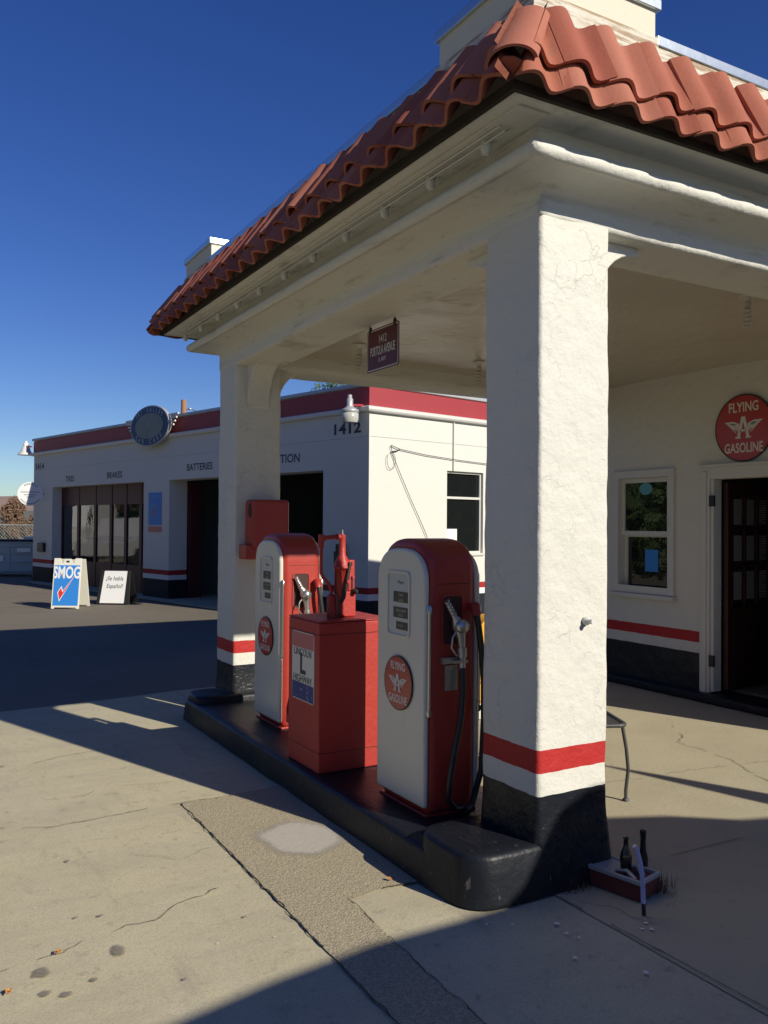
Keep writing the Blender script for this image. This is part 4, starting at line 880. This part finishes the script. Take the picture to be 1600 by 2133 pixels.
# ------------------------------------------------------------------ sandwich boards
def wpt(xc,zc): return Vector((xc*cy+zc*sy,-xc*sy+zc*cy,0))
bx=wpt(-5.82,15.6)
t=thing('sandwich_board','white plastic folding board with blue smog poster and red check mark','sandwich board',tuple(bx),-YAW)
tl_=R(9)
axu=Vector((0,math.sin(tl_),math.cos(tl_))); fr=(Vector((0,0,.0)),Vector((1,0,0)),axu,Vector((0,-math.cos(tl_),math.sin(tl_))))
W_=.255
out=[(-W_,0),(-W_+.05,0),(-W_+.06,.025),(W_-.06,.025),(W_-.05,0),(W_,0),(W_,.93),(W_-.12,.93),(W_-.14,.84),(.08,.84),(.08,.87),(.055,.92),(-.055,.92),(-.08,.87),(-.08,.84),(-W_+.14,.84),(-W_+.12,.93),(-W_,.93)]
mb=MB(); mb.prism(out,-.02,.0,fr); fl=mb.build('front_leaf',M['white_plastic'],t,bevel=.004)
fb=(Vector((0,.60,0)),Vector((-1,0,0)),Vector((0,-math.sin(R(15)),math.cos(R(15)))),Vector((0,math.cos(R(15)),math.sin(R(15)))))
mb=MB(); mb.prism(out,-.02,.0,fb); mb.build('rear_leaf',M['white_plastic'],t,bevel=.004)
mb=MB(); mb.prism(rrect(-.03,.03,.85,.885,.01),.0005,.001,fr); mb.build('handle_slot',M['black'],t)
mb=MB(); mb.prism([(-W_+.025,.06),(W_-.025,.06),(W_-.025,.80),(-W_+.025,.80)],.0,.004,fr,0); po=mb.build('poster',M['sblue'],fl)
mb=MB(); text_into(mb,'SMOG',.30,shift(fr,0,.655),.60,.03,.0055); mb.build('poster_lettering',M['paper'],po)
mb=MB(); mb.prism([(-.155,.30),(-.085,.42),(-.055,.33),(.165,.64),(-.115,.13)][::-1],.005,.006,fr); mb.build('check_outline',M['paper'],po)
mb=MB(); mb.prism([(-.140,.30),(-.09,.385),(-.062,.30),(.15,.61),(-.11,.165)][::-1],.0062,.0072,fr); mb.build('check_mark',M['check_red'],po)
t=thing('sandwich_board','low black framed board reading Se habla Espanol in hand lettering','sandwich board',tuple(wpt(-5.25,16.55)),-YAW-R(4))
tl_=R(12); fr=(Vector((0,0,.0)),Vector((1,0,0)),Vector((0,math.sin(tl_),math.cos(tl_))),Vector((0,-math.cos(tl_),math.sin(tl_))))
mb=MB(); mb.prism([(-.33,0),(.33,0),(.30,.66),(-.28,.66)],-.02,0,fr); fl=mb.build('front_leaf',M['black'],t,bevel=.004)
mb=MB(); mb.prism([(-.33,0),(.33,0),(.30,.66),(-.28,.66)],-.02,0,(Vector((0,.5,0)),Vector((-1,0,0)),Vector((0,-math.sin(R(21)),math.cos(R(21)))),Vector((0,math.cos(R(21)),math.sin(R(21)))))); mb.build('rear_leaf',M['black'],t)
mb=MB(); mb.prism([(-.26,.02),(.22,.02),(.24,.65),(-.21,.65)],0,.004,fr); po=mb.build('poster',M['paper'],fl)
mb=MB(); text_into(mb,'¡Se habla',.115,shift(fr,0,.50),.85,.004,.006,shear=.2); text_into(mb,'Español!',.115,shift(fr,.01,.35),.85,.004,.006,shear=.2); mb.build('poster_lettering',M['ink'],po)

# ------------------------------------------------------------------ trees, far things
def tree(name,label,loc,h,w_,leafm,nleaf,ls,seed,z0=.3,cat='tree',grp=None):
    rg=random.Random(seed); t=thing(name,label,cat,loc,0,grp)
    mb=MB(); mb.tube([(0,0,0),(.05*w_,0,h*.3),(0,.05*w_,h*.6)],.1,8,rs=[.045*h,.03*h,.012*h])
    for k in range(7):
        a=rg.uniform(0,6.28); mb.tube([(0,0,h*(.2+.05*k)),(math.cos(a)*w_*.2,math.sin(a)*w_*.2,h*(.4+.05*k)),(math.cos(a)*w_*.4,math.sin(a)*w_*.4,h*(.5+.06*k))],.1,6,rs=[.016*h,.01*h,.004*h])
    mb.build('trunk',M['bark'],t)
    mb=MB(); cl=[]
    for k in range(34):
        a=rg.uniform(0,6.28); q=rg.random()**.5; z=rg.uniform(z0,1); wd=math.sin(math.pi*min(1,(z-z0)/(1-z0)*.85+.12)); cl.append((Vector((math.cos(a)*q*w_*.5*wd,math.sin(a)*q*w_*.5*wd,h*z)),rg.uniform(.1,.2)*w_))
    for k in range(nleaf):
        c,r=rg.choice(cl); d=Vector((rg.gauss(0,1),rg.gauss(0,1),rg.gauss(0,.8))).normalized()*r*rg.uniform(.5,1.05); p=c+d
        a=Vector((rg.gauss(0,1),rg.gauss(0,1),rg.gauss(0,1))).normalized(); b=a.orthogonal().normalized(); s_=ls*rg.uniform(.6,1.4)
        mb.add([p-a*s_,p+b*s_*.5,p+a*s_,p-b*s_*.5],[(0,1,2,3)])
    mb.build('crown',leafm,t)
tree('broadleaf_tree','rusty brown bushy tree left of the garage beyond the fence',tuple(wpt(-18.6,43)),2.5,1.0*2.1,M['leaf_brown'],5000,.07,11,.2)
tree('broadleaf_tree','green tree crown showing above the garage roof behind the canopy',tuple(wpt(-2.0,32)),6.6,4.6,M['leaf_green'],9000,.09,12,.35)
tree('shrub','low green shrub at the left edge beyond the fence',tuple(wpt(-20.6,44)),1.35,2.4,M['leaf_green'],3000,.06,13,.1,'shrub')
tree('roadside_tree','dark green tree standing to the right of the station, outside the frame',(14,-9,0),7,6,M['leaf_green'],6000,.12,14,.3)
for i,(x,y,h_,l) in enumerate([(-12,2,7,'added tree west of the pumps, outside the frame, blocking sky light'),(-13,11,6.5,'added tree across from the canopy, outside the frame, blocking sky light'),(-9,21,7,'added tree darkening the office window reflection, outside the frame'),(-15,28,9,'taller added tree behind, darkening the office window reflection'),(21,3.5,7,'tree east of the office mirrored in the garage side window'),(-11,-7,7,'added tree behind the camera on the left, blocking sky light'),(-13,41,8.5,'tall street tree mirrored in the left bay glass'),(-11.5,47,8,'tall street tree mirrored in the right bay glass'),(-17,37,8,'tall street tree beyond the pale house, outside the frame')]):  # west, rear and office-window trees are added to block sky and darken reflections
    tree('roadside_tree',l,(x,y,0),h_,7,M['leaf_green'],7000,.2,15+i,.05,grp='street trees outside the frame')
# utility pole
t=thing('utility_pole','brown wooden utility pole rising behind the garage roof','pole',tuple(wpt(-7.32,31)))
mb=MB(); mb.lathe([(.15,0),(.1,6.05)],(0,0,0),12); mb.build('post',M['wood_pole'],t)
mb=MB(); mb.tube([Vector((0,0,5.7)),wpt(.25,0)+Vector((0,0,5.72)),wpt(.6,0)+Vector((0,0,5.6)),wpt(7,0)+Vector((0,0,5.0))],.02,6); mb.lathe([(.05,0),(.09,.02),(.05,.06)],tuple(wpt(.22,0)+Vector((0,0,5.7))),10); mb.build('wire_fitting',M['galv'],t)
# dumpster
t=thing('dumpster','pale blue steel dumpster with dark lid beside the far end of the garage','dumpster',tuple(wpt(-11.2,24.6)),-YAW+R(4))
mb=MB()
mb.box(-1.35,1.35,0,1.3,.12,.96); 
for z in(.14,.40,.64,.84): mb.box(-1.36,1.36,-.03,-.001,z,z+.035)
for x in(-1.36,-.5,.35,1.3): mb.box(x,x+.06,-.028,-.001,.176,.84)
mb.box(1.34,1.48,.1,.9,.45,.68); mb.box(-1.38,1.38,-.04,1.32,.962,1.0); mb.box(1.05,1.2,-.02,.2,-.03,.119); mb.box(-1.2,-1.05,-.02,.2,-.03,.119)
mb.build('bin',M['dumpster'],t,bevel=.01)
mb=MB(); mb.box(-1.36,1.36,-.03,1.3,1.005,1.05); mb.build('lid',M['fascia'],t,bevel=.015)
mb=MB(); mb.box(.0,.24,-.034,-.031,.44,.6); mb.box(.62,1.0,-.034,-.031,.70,.82); mb.build('sticker',M['paper'],t)
mb=MB(); mb.box(-.25,.25,-.15,.15,0,.09)
o=mb.build('carton',M['paper'],bevel=.005); o.location=wpt(-10.25,25.0)+Vector((0,0,1.056)); o.rotation_euler=(0,0,-YAW); tag(o,'flat white carton lying on top of the dumpster lid','box')
# chain link fence
t=thing('chain_link_fence','grey chain link fence behind the dumpster','fence',tuple(wpt(-11.0,29.5)),-YAW)
mb=MB(); q=.11; Wf,Z0,Z1=8,0,1.45
for k in range(int((Wf+Z1)/q)):
    x=-Wf+k*q
    a=(x,0,Z0); b=(x+Z1-Z0,0,Z1)
    if b[0]<1.2: mb.tube([a,b],.006,3,cap=False)
    a=(x,0.01,Z1); b=(x+Z1-Z0,0.01,Z0)
    if b[0]<1.2: mb.tube([a,b],.006,3,cap=False)
mb.build('mesh',M['wire'],t)
for x in(-7.5,-5,-2.5,0,1.15):
    mb=MB(); mb.tube([(x,0.03,0),(x,0.03,1.5)],.03,8); mb.build('post',M['wire'],t)
mb=MB(); mb.tube([(-8,0.03,1.46),(1.2,0.03,1.46)],.02,8); mb.build('rail',M['wire'],t)
t=thing('market_tent','low green tent roof beyond the fence','tent',tuple(wpt(-19.9,39)),-YAW)
mb=MB(); mb.add([(-2.2,0,.75),(1.0,0,.75),(1.0,2,.75),(-2.2,2,.75),(-1.2,1,1.25),(-.2,1,1.25)],[(0,1,5,4),(1,2,5),(2,3,4,5),(3,0,4),(3,2,1,0)]); mb.build('roof',M['green'],t)
mb=MB()
for x in(-2.1,.9):
    for y in(.1,1.9): mb.box(x-.04,x+.04,y-.04,y+.04,0,.75)
mb.build('leg',M['wire'],t)
t=thing('far_house','small fawn house with a pale roof beyond the fence','house',tuple(wpt(-33.5,62)),-YAW)
mb=MB(); mb.box(-3,2.2,0,4,0,1.9); mb.build('wall',M['fawn'],t); mb=MB(); mb.prism([(-3.3,1.9),(2.5,1.9),(1.9,2.6),(-2.7,2.6)],-4.2,.2,frame((0,0,0),(1,0,0),(0,0,1))); mb.build('roof',M['lamp_grey'],t)
mb=MB(); mb.box(-1,-.2,-.02,0,.8,1.5); mb.build('window',M['glass'],t)
# hills
def hill(name,c,half,depth,h,m,seed):
    mb=MB(); nx,ny=60,16; vs=[]
    for j in range(ny+1):
        for i in range(nx+1):
            u=i/nx*2-1; v=j/ny; x=u*half; z=h*math.sin(math.pi*min(1,v*.5+.0)*1.0)*(.8+.35*noise.noise(Vector((u*2.1+seed,v,0)))+.12*noise.noise(Vector((u*7+seed,v*3,1))))*(1-abs(u)**4)
            vs.append(wpt(c[0]+x,c[1]+v*depth)+Vector((0,0,z-1)))
    mb.add(vs,[(j*(nx+1)+i,j*(nx+1)+i+1,(j+1)*(nx+1)+i+1,(j+1)*(nx+1)+i) for j in range(ny) for i in range(nx)],0,True); tag(mb.build(name,m),kind='structure')
hill('hills',(-470,1100),1100,500,60,M['hill'],2.3)
hill('foothills',(-330,560),260,200,13,M['hill2'],5.1)

# ------------------------------------------------------------------ vehicles outside the frame (van added for the foreground shadow, trucks mirrored in the bay glass)
def wheel(t,x,y,r=.34,w_=.22):
    mb=MB(); mb.lathe([(r*.6,-w_/2),(r*.95,-w_/2),(r,-w_/2+.03),(r,w_/2-.03),(r*.95,w_/2),(r*.6,w_/2)],(x,y,r),24,axis='Y'); wh=mb.build('wheel',M['tyre'],t)
    mb=MB(); mb.lathe([(.02,-w_/2+.02),(r*.6,-w_/2+.01),(r*.6,w_/2-.01),(.02,w_/2-.02)],(x,y,r),18,axis='Y'); mb.build('rim',M['alu'],wh)
t=thing('shadow_caster_van','added grey van behind the camera, roofline shaped to cast the foreground shadow','van',(3.2,-1.25,0))  # unseen van added as shadow caster, roofline traced back from the shadow edge
# side profile in x (world minus 3.2) and z, extruded backwards in y
def src(X,Y): d=Y+1.25; return (X+d*.325-3.2, d*.5615/.951)
top=[src(-1.5,2.66),src(.77,2.74),src(1.31,2.86),src(1.74,2.92),src(2.13,2.92),src(2.38,2.93),src(2.45,3.05),src(2.49,3.35),src(2.53,3.55),src(2.66,3.66),src(3.0,3.66),src(3.54,3.56),src(3.89,3.40),src(4.19,3.16),src(4.6,3.02),src(5.2,2.9)]
prof=[(top[0][0]-.1,.35)]+top+[(top[-1][0]+.25,1.2),(top[-1][0]+.4,.9),(top[-1][0]+.4,.35)]
mb=MB(); mb.prism(prof,-.0,1.9,(Vector((0,0,0)),Vector((1,0,0)),Vector((0,0,1)),Vector((0,-1,0)))); mb.build('body',M['van'],t,bevel=.02)
mb=MB(); mb.box(top[0][0]+.6,top[-1][0]-.2,.0,.006,1.35,1.85); mb.build('window',M['glass'],t)
for x in(top[0][0]+.9,top[-1][0]-.7):
    for y in(-.12,-1.75): wheel(t,x,y,.36)
t=thing('box_truck','white box truck parked along the street, mirrored in the bay door glass','truck',(-4.9,34.2,0),R(-40))
mb=MB(); mb.box(-3.2,1.2,-1.1,1.1,.7,3.1); mb.build('cargo_box',M['white_trim'],t,bevel=.03)
mb=MB(); mb.prism([(1.25,.5),(3.1,.5),(3.15,1.25),(2.5,1.4),(1.9,2.3),(1.25,2.35)],-1,1,(Vector((0,0,0)),Vector((1,0,0)),Vector((0,0,1)),Vector((0,-1,0)))); mb.build('cab',M['white_trim'],t,bevel=.05)
mb=MB(); mb.prism([(1.6,1.45),(2.35,1.45),(1.88,2.15),(1.6,2.15)],-1.01,1.01,(Vector((0,0,0)),Vector((1,0,0)),Vector((0,0,1)),Vector((0,-1,0)))); mb.build('window',M['glass'],t)
for x in(-2.2,2.2):
    for y in(-.95,.95): wheel(t,x,y,.4)
t=thing('pickup_truck','silver pickup parked on the street, mirrored in the bay door glass','pickup',(-2.9,28.3,0),R(-25))
mb=MB(); mb.prism([(-2.6,.45),(2.6,.45),(2.65,.95),(1.3,1.08),(.7,1.72),(-.6,1.75),(-.85,1.1),(-2.6,1.08)],-.9,.9,(Vector((0,0,0)),Vector((1,0,0)),Vector((0,0,1)),Vector((0,-1,0)))); mb.build('body',mat('pickup_silver',(.5,.5,.5),.3,coat=.4),t,bevel=.05)
mb=MB(); mb.prism([(-.5,1.15),(1.05,1.15),(.62,1.62),(-.45,1.64)],-.91,.91,(Vector((0,0,0)),Vector((1,0,0)),Vector((0,0,1)),Vector((0,-1,0)))); mb.build('window',M['glass'],t)
for x in(-1.7,1.7):
    for y in(-.8,.8): wheel(t,x,y,.38)
t=thing('street_house','low pale house across the street, mirrored in the bay door glass','house',(-19,50,0),R(40))
mb=MB(); mb.box(-4,4,-3,3,0,2.8); mb.build('wall',M['fawn'],t); mb=MB(); mb.prism([(-3.5,2.8),(3.5,2.8),(0,4.2)],-4.4,4.4,(Vector((0,0,0)),Vector((0,1,0)),Vector((0,0,1)),Vector((1,0,0)))); mb.build('roof',M['lamp_grey'],t)
mb=MB(); mb.box(-1,.4,-3.03,-3.0,1,2); mb.box(1.5,2.9,-3.03,-3.0,1,2); mb.build('window',M['glass'],t)
